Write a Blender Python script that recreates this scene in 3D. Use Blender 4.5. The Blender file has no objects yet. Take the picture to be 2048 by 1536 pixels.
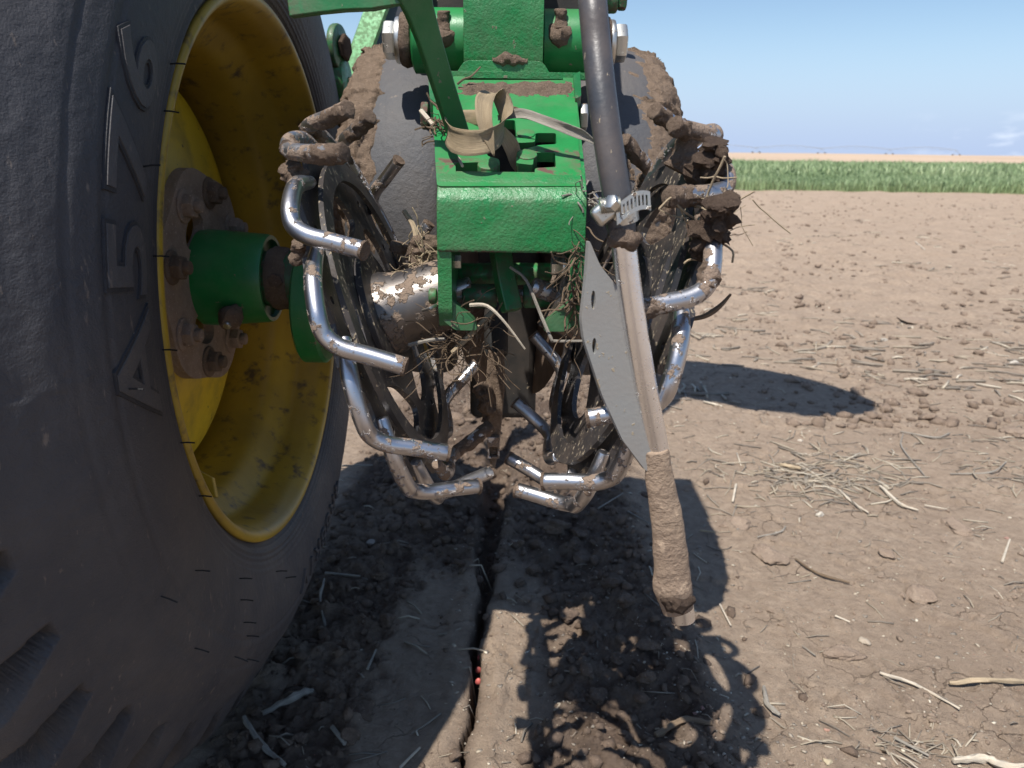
import bpy, bmesh, math, random
import numpy as np
from mathutils import Vector, Matrix, noise
from mathutils.geometry import tessellate_polygon
sc = bpy.context.scene
C = sc.collection
PI = math.pi
R = math.radians
random.seed(7)

# ------------------------------------------------------------------ camera
F = 1540.0                       # focal length in pixels of a 2048 wide frame
PIT = math.atan((768 - 302) / F)
ROLL = R(0.75)
EYE = 0.72
_c, _s = math.cos(PIT), math.sin(PIT)
fw0 = Vector((0, _c, -_s)); rt0 = Vector((1, 0, 0)); up0 = Vector((0, _s, _c))
rt = rt0 * math.cos(ROLL) + up0 * math.sin(ROLL)
upv = -rt0 * math.sin(ROLL) + up0 * math.cos(ROLL)
cam = bpy.data.objects.new('camera', bpy.data.cameras.new('camera'))
C.objects.link(cam)
cam.data.sensor_width = 36
cam.data.lens = 36 * F / 2048
cam.data.clip_start = 0.02
cam.data.clip_end = 5000
cam.data.dof.use_dof = True
cam.data.dof.focus_distance = 0.66
cam.data.dof.aperture_fstop = 13
cam.matrix_world = Matrix(((rt.x, upv.x, -fw0.x, 0), (rt.y, upv.y, -fw0.y, 0), (rt.z, upv.z, -fw0.z, EYE), (0, 0, 0, 1)))
sc.camera = cam
def ray(u, v):
    return fw0 + rt * ((u - 1024) / F) + upv * ((768 - v) / F)
def W(u, v, Y):                  # a point at distance Y seen in direction (u, v)
    r = ray(u, v); return Vector((0, 0, EYE)) + r * (Y / r.y)
def G(u, v, z=0.0):              # a point on the ground
    r = ray(u, v); return Vector((0, 0, EYE)) + r * ((z - EYE) / r.z)

# ------------------------------------------------------------------ light
SUN = Vector((-0.27, -0.42, 1.0)).normalized()
elev = math.asin(SUN.z)
azim = math.atan2(SUN.x, SUN.y)
w = bpy.data.worlds.new('World'); sc.world = w; w.use_nodes = True
nt = w.node_tree; nt.nodes.clear()
out = nt.nodes.new('ShaderNodeOutputWorld'); bg = nt.nodes.new('ShaderNodeBackground')
sky = nt.nodes.new('ShaderNodeTexSky'); sky.sky_type = 'NISHITA'; sky.sun_disc = False
sky.sun_elevation = elev; sky.sun_rotation = azim % (2 * PI)
sky.air_density = 1.0; sky.dust_density = 0.3; sky.ozone_density = 3.0
geo = nt.nodes.new('ShaderNodeTexCoord')
mp = nt.nodes.new('ShaderNodeMapping'); mp.inputs['Scale'].default_value = (9, 9, 30)
nz = nt.nodes.new('ShaderNodeTexNoise'); nz.inputs['Scale'].default_value = 2.2; nz.inputs['Detail'].default_value = 7
cr = nt.nodes.new('ShaderNodeValToRGB'); cr.color_ramp.elements[0].position = 0.52; cr.color_ramp.elements[1].position = 0.68
sep = nt.nodes.new('ShaderNodeSeparateXYZ')
m1 = nt.nodes.new('ShaderNodeMapRange'); m1.inputs['From Min'].default_value = 0.0; m1.inputs['From Max'].default_value = 0.05
m1.inputs['To Min'].default_value = 1; m1.inputs['To Max'].default_value = 0
m3 = nt.nodes.new('ShaderNodeMapRange'); m3.inputs['From Min'].default_value = 0.42; m3.inputs['From Max'].default_value = 0.56
mul = nt.nodes.new('ShaderNodeMath'); mul.operation = 'MULTIPLY'
mul2 = nt.nodes.new('ShaderNodeMath'); mul2.operation = 'MULTIPLY'
mix = nt.nodes.new('ShaderNodeMixRGB'); mix.inputs[2].default_value = (8.5, 9.0, 9.8, 1)
L = nt.links.new
L(geo.outputs['Generated'], mp.inputs[0]); L(mp.outputs[0], nz.inputs['Vector']); L(nz.outputs['Fac'], cr.inputs[0])
L(geo.outputs['Generated'], sep.inputs[0]); L(sep.outputs['Z'], m1.inputs['Value']); L(sep.outputs['X'], m3.inputs['Value'])
L(cr.outputs[0], mul.inputs[0]); L(m1.outputs[0], mul.inputs[1]); L(mul.outputs[0], mul2.inputs[0]); L(m3.outputs[0], mul2.inputs[1])
hz = nt.nodes.new('ShaderNodeMapRange'); hz.inputs['From Min'].default_value = 0.0; hz.inputs['From Max'].default_value = 0.16
hz.inputs['To Min'].default_value = 0.88; hz.inputs['To Max'].default_value = 0.0; hz.interpolation_type = 'SMOOTHSTEP'
hm = nt.nodes.new('ShaderNodeMixRGB'); hm.inputs[2].default_value = (3.3, 4.35, 6.6, 1)
L(sep.outputs['Z'], hz.inputs['Value']); L(hz.outputs[0], hm.inputs[0]); L(sky.outputs[0], hm.inputs[1])
L(mul2.outputs[0], mix.inputs[0]); L(hm.outputs[0], mix.inputs[1]); L(mix.outputs[0], bg.inputs['Color'])
bg.inputs['Strength'].default_value = 0.092
L(bg.outputs[0], out.inputs[0])
sun = bpy.data.objects.new('sun', bpy.data.lights.new('sun', 'SUN')); C.objects.link(sun)
sun.data.energy = 4.3; sun.data.angle = R(0.53); sun.data.color = (1.0, 0.955, 0.89)
sun.rotation_euler = SUN.to_track_quat('Z', 'Y').to_euler()
sc.view_settings.view_transform = 'Standard'; sc.view_settings.look = 'None'
sc.view_settings.exposure = 0.60; sc.view_settings.gamma = 1.0

# ------------------------------------------------------------------ materials
def newmat(name):
    m = bpy.data.materials.new(name); m.use_nodes = True
    t = m.node_tree; b = t.nodes['Principled BSDF']; return m, t, b
def N(t, typ, **kw):
    n = t.nodes.new(typ)
    for k, v in kw.items():
        if k in n.inputs: n.inputs[k].default_value = v
        else: setattr(n, k, v)
    return n
def noise_fac(t, scale, detail=5, lo=0.4, hi=0.6, vec=None, rough=0.6, stretch=None):
    co = N(t, 'ShaderNodeTexCoord').outputs['Object'] if vec is None else vec
    if stretch:
        mp = N(t, 'ShaderNodeMapping'); mp.inputs['Scale'].default_value = stretch; t.links.new(co, mp.inputs[0]); co = mp.outputs[0]
    n = N(t, 'ShaderNodeTexNoise'); n.inputs['Scale'].default_value = scale; n.inputs['Detail'].default_value = detail; n.inputs['Roughness'].default_value = rough
    t.links.new(co, n.inputs['Vector'])
    mr = N(t, 'ShaderNodeMapRange'); mr.inputs['From Min'].default_value = lo; mr.inputs['From Max'].default_value = hi
    t.links.new(n.outputs['Fac'], mr.inputs['Value'])
    return mr.outputs[0]
def mixc(t, fac, a, b):
    n = N(t, 'ShaderNodeMixRGB')
    for s, i in ((fac, 0), (a, 1), (b, 2)):
        if isinstance(s, (tuple, list)): n.inputs[i].default_value = (*s, 1)
        elif isinstance(s, (int, float)): n.inputs[i].default_value = s
        else: t.links.new(s, n.inputs[i])
    return n.outputs[0]
def math2(t, op, a, b=0.0, clamp=False):
    n = N(t, 'ShaderNodeMath'); n.operation = op; n.use_clamp = clamp
    for s, i in ((a, 0), (b, 1)):
        if isinstance(s, (int, float)): n.inputs[i].default_value = s
        else: t.links.new(s, n.inputs[i])
    return n.outputs[0]
def bump(t, b, height, strength=0.5, dist=0.002, prev=None):
    n = N(t, 'ShaderNodeBump'); n.inputs['Strength'].default_value = strength; n.inputs['Distance'].default_value = dist
    t.links.new(height, n.inputs['Height'])
    if prev is not None: t.links.new(prev, n.inputs['Normal'])
    t.links.new(n.outputs[0], b.inputs['Normal']); return n.outputs[0]
MUD = (0.235, 0.172, 0.128); MUD2 = (0.165, 0.118, 0.087)
def upness(t, lo, hi):          # more dust settles on faces that look up
    g = N(t, 'ShaderNodeNewGeometry'); s = N(t, 'ShaderNodeSeparateXYZ'); t.links.new(g.outputs['Normal'], s.inputs[0])
    mr = N(t, 'ShaderNodeMapRange'); mr.inputs['From Min'].default_value = lo; mr.inputs['From Max'].default_value = hi
    t.links.new(s.outputs['Z'], mr.inputs['Value']); return mr.outputs[0]
def edges(t, lo=0.53, hi=0.6):
    g = N(t, 'ShaderNodeNewGeometry'); mr = N(t, 'ShaderNodeMapRange'); mr.inputs['From Min'].default_value = lo; mr.inputs['From Max'].default_value = hi
    t.links.new(g.outputs['Pointiness'], mr.inputs['Value']); return mr.outputs[0]
def wpos(t):
    return N(t, 'ShaderNodeNewGeometry').outputs['Position']

def mat_green(name, base, cast=1.0, dust=0.5, dark=False):
    m, t, b = newmat(name)
    P = wpos(t)
    var = noise_fac(t, 35, 4, 0.3, 0.7, P)
    col = mixc(t, var, tuple(c * 0.86 for c in base), tuple(min(1, c * 1.1) for c in base))
    # faded dusty film
    film = math2(t, 'MULTIPLY', noise_fac(t, 22, 6, 0.42, 0.75, P), dust * 0.55)
    col = mixc(t, film, col, (0.20, 0.235, 0.155))
    # stuck soil flecks and worn rusty edges
    fl = noise_fac(t, 95, 5, 0.665, 0.69, P, 0.62)
    col = mixc(t, math2(t, 'MULTIPLY', fl, min(1, dust * 1.6)), col, MUD)
    ed = math2(t, 'MULTIPLY', edges(t, 0.52, 0.58), noise_fac(t, 160, 4, 0.4, 0.56, P))
    ed = math2(t, 'MINIMUM', ed, 1)
    col = mixc(t, ed, col, (0.10, 0.052, 0.038))
    t.links.new(col, b.inputs['Base Color'])
    rg = mixc(t, math2(t, 'MAXIMUM', fl, ed), (0.36, 0.36, 0.36), (0.85, 0.85, 0.85))
    t.links.new(rg, b.inputs['Roughness'])
    b.inputs['Specular IOR Level'].default_value = 0.5
    h1 = noise_fac(t, 420, 3, 0.25, 0.75, P); h2 = noise_fac(t, 60, 3, 0.2, 0.8, P)
    p = bump(t, b, h1, 0.42 * cast, 0.001); p = bump(t, b, h2, 0.28 * cast, 0.002, p); bump(t, b, fl, 0.5, 0.0008, p)
    return m
green = mat_green('green_cast_paint', (0.012, 0.185, 0.048), 1.0, 0.45)
green_smooth = mat_green('green_smooth_paint', (0.013, 0.20, 0.05), 0.18, 0.5)
green_bar = mat_green('green_bar_paint', (0.03, 0.33, 0.07), 0.1, 0.08)
green_dark = mat_green('green_dull_paint', (0.010, 0.125, 0.040), 0.4, 0.6)
green_lever = mat_green('green_lever_paint', (0.012, 0.135, 0.036), 0.3, 0.45)

def mat_mud(name, c1=MUD, c2=MUD2, scale=220):
    m, t, b = newmat(name); P = wpos(t)
    col = mixc(t, noise_fac(t, scale * 0.4, 6, 0.3, 0.7, P), c2, c1)
    col = mixc(t, noise_fac(t, scale * 2.5, 3, 0.6, 0.7, P), col, tuple(c * 1.35 for c in c1))
    t.links.new(col, b.inputs['Base Color']); b.inputs['Roughness'].default_value = 0.95; b.inputs['Specular IOR Level'].default_value = 0.15
    p = bump(t, b, noise_fac(t, scale, 7, 0.2, 0.8, P, 0.7), 1.0, 0.0035)
    bump(t, b, noise_fac(t, scale * 5, 3, 0.2, 0.8, P, 0.7), 0.8, 0.0008, p)
    return m
mud = mat_mud('dried_mud'); mud_dark = mat_mud('damp_mud', (0.125, 0.088, 0.064), (0.075, 0.052, 0.040))
mud_light = mat_mud('dusty_mud', (0.255, 0.188, 0.138), (0.19, 0.138, 0.10), 160)

mud_flange_bounce = mat_mud('flange_dust_bounce', (0.44, 0.34, 0.27), (0.33, 0.25, 0.195), 120)  # dry dust on the flange, made paler to paint in missing bounce light
mud_sleeve = mat_mud('tan_soil_crust', (0.33, 0.245, 0.175), (0.255, 0.185, 0.135), 45)
def mat_steel(name, base=(0.50, 0.50, 0.52), rough=0.31, mudamt=0.5, brushed=False):
    m, t, b = newmat(name); P = wpos(t)
    mk = noise_fac(t, 75, 7, 0.60 - 0.09 * mudamt, 0.625 - 0.09 * mudamt, P, 0.62)
    film = math2(t, 'MULTIPLY', noise_fac(t, 38, 5, 0.35, 0.75, P), 0.30)
    sp = noise_fac(t, 520, 3, 0.66, 0.69, P)
    col = mixc(t, film, base, (0.33, 0.27, 0.22)); col = mixc(t, sp, col, MUD); col = mixc(t, mk, col, MUD)
    t.links.new(col, b.inputs['Base Color'])
    t.links.new(math2(t, 'SUBTRACT', 1.0, math2(t, 'MAXIMUM', mk, sp), True), b.inputs['Metallic'])
    t.links.new(mixc(t, mk, mixc(t, film, (rough,) * 3, (rough + 0.25,) * 3), (0.95,) * 3), b.inputs['Roughness'])
    p = bump(t, b, math2(t, 'MULTIPLY', mk, noise_fac(t, 400, 4, 0.0, 0.8, P)), 1.0, 0.0022)
    bump(t, b, noise_fac(t, 900, 2, 0.2, 0.8, P), 0.12, 0.0004, p)
    return m
steel = mat_steel('worn_bright_steel', mudamt=0.35)
steel_muddy = mat_steel('muddy_steel', mudamt=1.25, rough=0.38)
steel_tube = mat_steel('stainless_tube', (0.88, 0.89, 0.91), 0.24, -0.6)
steel_hub = mat_steel('scuffed_hub_steel', (0.17, 0.155, 0.145), 0.42, 1.05)
zinc = mat_steel('zinc_plating', (0.62, 0.62, 0.58), 0.36, -0.1)

def mat_paint(name, base, rough=0.45, fleck=0.5, fs=190, stretch=(1, 1, 0.55), film=0.3, bumpk=0.2, fcol=(0.30, 0.245, 0.17)):
    m, t, b = newmat(name); P = wpos(t)
    col = mixc(t, math2(t, 'MULTIPLY', noise_fac(t, 26, 6, 0.35, 0.75, P), film), base, MUD)
    fl = noise_fac(t, fs, 4, 0.70 - 0.13 * fleck, 0.72 - 0.13 * fleck, P, 0.6, stretch)
    col = mixc(t, fl, col, fcol)
    t.links.new(col, b.inputs['Base Color']); t.links.new(mixc(t, fl, (rough,) * 3, (0.9,) * 3), b.inputs['Roughness'])
    p = bump(t, b, fl, 0.5, 0.0007); bump(t, b, noise_fac(t, 300, 3, 0.2, 0.8, P), bumpk, 0.0006, p)
    return m
plate_black = mat_paint('speckled_black_plate', (0.022, 0.023, 0.026), 0.40, 0.72, 260, (1, 1, 0.6))
plate_grey = mat_paint('speckled_grey_plate', (0.23, 0.23, 0.22), 0.42, 0.5, 120, (1, 1, 1), 0.25)
hose_mat = mat_paint('scuffed_black_hose', (0.040, 0.043, 0.050), 0.42, 0.15, 260, (1, 1, 0.3), 0.35, 0.25)
blade_mat = mat_paint('dark_rusty_disc', (0.10, 0.065, 0.045), 0.5, 0.4, 60, (1, 1, 1), 0.8)
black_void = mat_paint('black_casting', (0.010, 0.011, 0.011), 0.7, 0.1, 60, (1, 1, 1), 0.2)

def mat_rubber(name, base=(0.040, 0.041, 0.045), dust=0.5, low=False):
    m, t, b = newmat(name); P = wpos(t)
    d = math2(t, 'MULTIPLY', noise_fac(t, 9, 7, 0.35, 0.72, P), dust)
    if low:                       # dust and dried splash is thickest on the lower half
        sp_ = N(t, 'ShaderNodeSeparateXYZ'); t.links.new(P, sp_.inputs[0]); mz = N(t, 'ShaderNodeMapRange'); mz.inputs['From Min'].default_value = 0.75; mz.inputs['From Max'].default_value = 0.15; mz.inputs['To Min'].default_value = 0.35; mz.inputs['To Max'].default_value = 1.25
        t.links.new(sp_.outputs['Z'], mz.inputs['Value']); d = math2(t, 'MULTIPLY', d, mz.outputs[0], True)
    col = mixc(t, d, base, (0.125, 0.108, 0.096))
    sp = noise_fac(t, 150, 5, 0.635, 0.72, P, 0.65, (1, 1, 0.28)); col = mixc(t, math2(t, 'MULTIPLY', sp, 0.6), col, (0.24, 0.19, 0.15))
    t.links.new(col, b.inputs['Base Color']); b.inputs['Roughness'].default_value = 0.62; b.inputs['Specular IOR Level'].default_value = 0.4
    p = bump(t, b, noise_fac(t, 110, 6, 0.2, 0.8, P), 0.5, 0.0018); bump(t, b, noise_fac(t, 700, 3, 0.2, 0.8, P), 0.45, 0.0006, p)
    return m
rubber = mat_rubber('dusty_tyre_rubber', (0.046, 0.047, 0.054), 0.62, True)
rubber_letter = mat_rubber('dusty_raised_rubber', (0.055, 0.056, 0.063), 0.8)
rubber_groove_shade = mat_rubber('groove_shade_rubber', (0.026, 0.027, 0.032), 0.2)  # dark tone paints the shade of a groove round the letters
rubber_gauge = mat_rubber('grey_gauge_rubber', (0.062, 0.065, 0.073), 0.75)
rubber_black = mat_rubber('black_rubber_hair', (0.012, 0.012, 0.013), 0.0)
def mat_yellow():
    m, t, b = newmat('yellow_rim_paint'); P = wpos(t)
    col = mixc(t, noise_fac(t, 7, 5, 0.3, 0.75, P), (0.78, 0.55, 0.02), (0.62, 0.44, 0.03))
    col = mixc(t, math2(t, 'MULTIPLY', noise_fac(t, 20, 7, 0.45, 0.7, P), 0.55), col, (0.15, 0.105, 0.05))
    sp = noise_fac(t, 60, 6, 0.66, 0.70, P); col = mixc(t, sp, col, (0.045, 0.032, 0.022))
    t.links.new(col, b.inputs['Base Color']); b.inputs['Roughness'].default_value = 0.42
    bump(t, b, noise_fac(t, 60, 5, 0.2, 0.8, P), 0.3, 0.001); return m
yellow = mat_yellow()
def mat_rim_shade_dirt():
    m, t, b = newmat('shaded_grimy_rim_paint'); P = wpos(t)
    col = mixc(t, noise_fac(t, 6, 5, 0.3, 0.7, P), (0.50, 0.33, 0.025), (0.27, 0.18, 0.03))  # darker amber base paints in the shading inside the rim, blotches are grime
    col = mixc(t, noise_fac(t, 45, 6, 0.55, 0.7, P), col, (0.10, 0.07, 0.035))
    t.links.new(col, b.inputs['Base Color']); b.inputs['Roughness'].default_value = 0.45
    bump(t, b, noise_fac(t, 40, 5, 0.2, 0.8, P), 0.3, 0.001); return m
rim_shade_dirt = mat_rim_shade_dirt()
def mat_straw(name, a, bcol, isl=False):
    m, t, b = newmat(name)
    co = N(t, 'ShaderNodeTexCoord').outputs['UV']
    s = noise_fac(t, 6, 4, 0.38, 0.62, co, 0.7, (0.6, 9, 1))
    col = mixc(t, s, a, bcol)
    col = mixc(t, noise_fac(t, 60, 4, 0.45, 0.7, wpos(t)), col, tuple(c * 0.6 for c in a))
    if isl:
        g = N(t, 'ShaderNodeNewGeometry'); r_ = N(t, 'ShaderNodeValToRGB'); t.links.new(g.outputs['Random Per Island'], r_.inputs[0])
        e = r_.color_ramp.elements; e[0].color = (0.10, 0.085, 0.07, 1); e[1].color = (0.72, 0.64, 0.50, 1); q = e.new(0.45); q.color = (0.26, 0.215, 0.165, 1); q = e.new(0.8); q.color = (0.45, 0.37, 0.26, 1)
        col = mixc(t, 0.65, col, r_.outputs[0])
    t.links.new(col, b.inputs['Base Color']); b.inputs['Roughness'].default_value = 0.75
    bump(t, b, s, 0.6, 0.0006)
    return m
straw = mat_straw('dry_straw', (0.52, 0.41, 0.27), (0.36, 0.27, 0.17))
straw_grey = mat_straw('weathered_grey_straw', (0.40, 0.36, 0.30), (0.17, 0.15, 0.125))
straw_pale = mat_straw('bleached_straw', (0.70, 0.62, 0.50), (0.45, 0.37, 0.27))
straw_mix = mat_straw('mixed_straw_chaff', (0.50, 0.43, 0.34), (0.26, 0.215, 0.165), True)
leaf_mat = mat_straw('dry_corn_leaf', (0.40, 0.31, 0.19), (0.20, 0.145, 0.085))
root_mat = mat_straw('brown_roots', (0.22, 0.15, 0.09), (0.12, 0.085, 0.055))
pink = newmat('pink_seed_coat'); pink[2].inputs['Base Color'].default_value = (0.55, 0.13, 0.11, 1); pink[2].inputs['Roughness'].default_value = 0.5; pink = pink[0]

# ------------------------------------------------------------------ helpers
def mesh_obj(name, bm, m, parent=None, smooth=True, bevel=0, auto=40):
    me = bpy.data.meshes.new(name)
    if isinstance(bm, bmesh.types.BMesh):
        bmesh.ops.recalc_face_normals(bm, faces=bm.faces); bm.to_mesh(me); bm.free()
    else:
        Va = np.asarray(bm[0], np.float32); Fa = bm[1]
        if len(Fa) and len(Fa[0]) == len(Fa[-1]) and all(len(q) == len(Fa[0]) for q in Fa[:50]):
            Fa = np.asarray(Fa, np.int32); k = Fa.shape[1]
            me.vertices.add(len(Va)); me.vertices.foreach_set('co', Va.ravel()); me.loops.add(Fa.size); me.loops.foreach_set('vertex_index', Fa.ravel())
            me.polygons.add(len(Fa)); me.polygons.foreach_set('loop_start', np.arange(0, Fa.size, k, dtype=np.int32)); me.update(calc_edges=True)
        else: me.from_pydata([tuple(v) for v in bm[0]], [], bm[1])
    o = bpy.data.objects.new(name, me); C.objects.link(o)
    if m is not None: me.materials.append(m)
    if parent is not None:
        o.parent = parent
        if parent.parent is None: o.matrix_parent_inverse = parent.matrix_basis.inverted()
    if smooth: 
        me.polygons.foreach_set('use_smooth', [True] * len(me.polygons))
        if auto: 
            try: me.set_sharp_from_angle(angle=R(auto))
            except Exception: pass
    if bevel:
        md = o.modifiers.new('bevel', 'BEVEL'); md.width = bevel; md.segments = 3; md.limit_method = 'ANGLE'; md.angle_limit = R(35)
    return o
def tag(o, label, cat, group=None):
    o['label'] = label; o['category'] = cat
    if group: o['group'] = group
    return o
def thing(name, label, cat, loc=(0, 0, 0), group=None):
    o = bpy.data.objects.new(name, None); C.objects.link(o); o.location = loc; o.empty_display_size = 0.05
    return tag(o, label, cat, group)
def structure(o, kind='structure'):
    o['kind'] = kind; return o
def smoothpath(pts, n=6):
    pts = [Vector(p) for p in pts]
    if len(pts) < 3: return pts
    q = [pts[0] * 2 - pts[1]] + pts + [pts[-1] * 2 - pts[-2]]
    outp = []
    for i in range(1, len(q) - 2):
        for k in range(n):
            t = k / n; p0, p1, p2, p3 = q[i - 1], q[i], q[i + 1], q[i + 2]
            outp.append(0.5 * ((2 * p1) + (-p0 + p2) * t + (2 * p0 - 5 * p1 + 4 * p2 - p3) * t * t + (-p0 + 3 * p1 - 3 * p2 + p3) * t ** 3))
    outp.append(pts[-1]); return outp
def tube(bm, pts, rad, seg=16, cap=True, lump=0.0, lscale=60, flat=None, round_end=0.25):
    pts = [Vector(p) for p in pts]; n = len(pts)
    rad = [rad] * n if isinstance(rad, (int, float)) else (list(rad) if len(rad) == n else [float(q) for q in np.interp(np.linspace(0, 1, n), np.linspace(0, 1, len(rad)), rad)])
    if cap and round_end:
        d0 = (pts[0] - pts[1]).normalized(); d1 = (pts[-1] - pts[-2]).normalized()
        r0, r1 = rad[0] * round_end, rad[-1] * round_end
        pts = [pts[0]] + [pts[0] - d0 * r0 * 0.3, pts[0] - d0 * r0] + pts[1:-1] + [pts[-1] - d1 * r1, pts[-1] - d1 * r1 * 0.3] + [pts[-1]]
        rad = [rad[0] * (1 - round_end)] + [rad[0] * (1 - 0.3 * round_end), rad[0]] + rad[1:-1] + [rad[-1], rad[-1] * (1 - 0.3 * round_end)] + [rad[-1] * (1 - round_end)]
        n = len(pts)
    T = [(pts[min(i + 1, n - 1)] - pts[max(i - 1, 0)]).normalized() for i in range(n)]
    a = T[0].orthogonal().normalized(); rings = []
    uvl = bm.loops.layers.uv.verify()
    for i in range(n):
        a = (a - T[i] * a.dot(T[i])).normalized(); b = T[i].cross(a)
        ring = []
        for k in range(seg):
            th = 2 * PI * k / seg; d = a * math.cos(th) + b * math.sin(th); r = rad[i]
            p = pts[i] + d * r
            if lump:
                p = pts[i] + d * (r + lump * (noise.fractal(p * lscale, 0.9, 2.0, 4) + 0.25))
            ring.append(bm.verts.new(p))
        rings.append(ring)
    for i in range(n - 1):
        for k in range(seg):
            f = bm.faces.new((rings[i][k], rings[i][(k + 1) % seg], rings[i + 1][(k + 1) % seg], rings[i + 1][k]))
            for lp, uv in zip(f.loops, ((i / n, k / seg), (i / n, (k + 1) / seg), ((i + 1) / n, (k + 1) / seg), ((i + 1) / n, k / seg))): lp[uvl].uv = uv
    if cap: bm.faces.new(rings[0][::-1]); bm.faces.new(rings[-1])
    return rings
def prism(bm, loops, origin, ex, ey, ez, z0, z1):     # loops in (ex, ey), first outer then holes
    ex, ey, ez, origin = Vector(ex), Vector(ey), Vector(ez), Vector(origin)
    tris = tessellate_polygon([[Vector((x, y, 0)) for x, y in l] for l in loops])
    flat = [p for l in loops for p in l]
    A = [bm.verts.new(origin + ex * x + ey * y + ez * z0) for x, y in flat]
    B = [bm.verts.new(origin + ex * x + ey * y + ez * z1) for x, y in flat]
    for a, b, c in tris:
        try: bm.faces.new((A[a], A[c], A[b])); bm.faces.new((B[a], B[b], B[c]))
        except ValueError: pass
    k = 0
    for l in loops:
        n = len(l)
        for i in range(n):
            i0, i1 = k + i, k + (i + 1) % n
            try: bm.faces.new((A[i0], A[i1], B[i1], B[i0]))
            except ValueError: pass
        k += n
def roundpoly(pts, r, n=4):
    o = []
    m = len(pts)
    for i in range(m):
        p0, p1, p2 = Vector((*pts[i - 1], 0)), Vector((*pts[i], 0)), Vector((*pts[(i + 1) % m], 0))
        a = (p0 - p1); b = (p2 - p1); rr = min(r, a.length * 0.45, b.length * 0.45)
        s = p1 + a.normalized() * rr; e = p1 + b.normalized() * rr
        for k in range(n + 1):
            t = k / n; q = s * (1 - t) ** 2 + p1 * 2 * t * (1 - t) + e * t * t; o.append((q.x, q.y))
    return o
def box(bm, c, sx, sy, sz, M=None):
    r = bmesh.ops.create_cube(bm, size=1.0)
    for v in r['verts']:
        p = Vector((v.co.x * sx, v.co.y * sy, v.co.z * sz)); v.co = Vector(c) + (M @ p if M else p)
def lathe(profile, C0, ax, e1, e2, nseg=96, disp=None, close=False, th0=0.0, th1=2 * PI):
    # profile [(x along axis, r)]
    full = abs(th1 - th0 - 2 * PI) < 1e-6
    P = np.array(profile, float); n = len(P); m = nseg if full else nseg + 1
    th = th0 + (th1 - th0) * np.arange(m) / nseg
    X = np.repeat(P[:, 0][:, None], m, 1); RR = np.repeat(P[:, 1][:, None], m, 1); TH = np.repeat(th[None], n, 0)
    if disp: X, RR = disp(X, RR, TH)
    C0, ax, e1, e2 = map(lambda q: np.array(q, float), (C0, ax, e1, e2))
    V = C0 + X[..., None] * ax + (RR * np.cos(TH))[..., None] * e1 + (RR * np.sin(TH))[..., None] * e2
    V = V.reshape(-1, 3)
    i = np.arange(n if close else n - 1)[:, None]; k = np.arange(m if full else m - 1)[None]; i2 = (i + 1) % n; k2 = (k + 1) % m
    f = np.stack([i * m + k, i * m + k2, i2 * m + k2, i2 * m + k], -1).reshape(-1, 4)
    return V, f
def vfbm(x, y, freq, octs=4, seed=0, gain=0.5):
    tot = np.zeros_like(x, dtype=float); amp = 1.0; s = 0
    for o in range(octs):
        rs = np.random.RandomState(seed * 131 + o); g = rs.rand(256, 256)
        fx = x * freq + 17.3 * o; fy = y * freq + 5.1 * o
        ix = np.floor(fx).astype(int); iy = np.floor(fy).astype(int); tx = fx - ix; ty = fy - iy
        tx = tx * tx * (3 - 2 * tx); ty = ty * ty * (3 - 2 * ty)
        a = g[ix % 256, iy % 256]; b = g[(ix + 1) % 256, iy % 256]; c = g[ix % 256, (iy + 1) % 256]; d = g[(ix + 1) % 256, (iy + 1) % 256]
        tot += amp * ((a * (1 - tx) + b * tx) * (1 - ty) + (c * (1 - tx) + d * tx) * ty - 0.5); s += amp; amp *= gain; freq *= 2.03
    return tot / s * 2
def sstep(a, b, x): 
    t = np.clip((x - a) / (b - a), 0, 1); return t * t * (3 - 2 * t)

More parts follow.
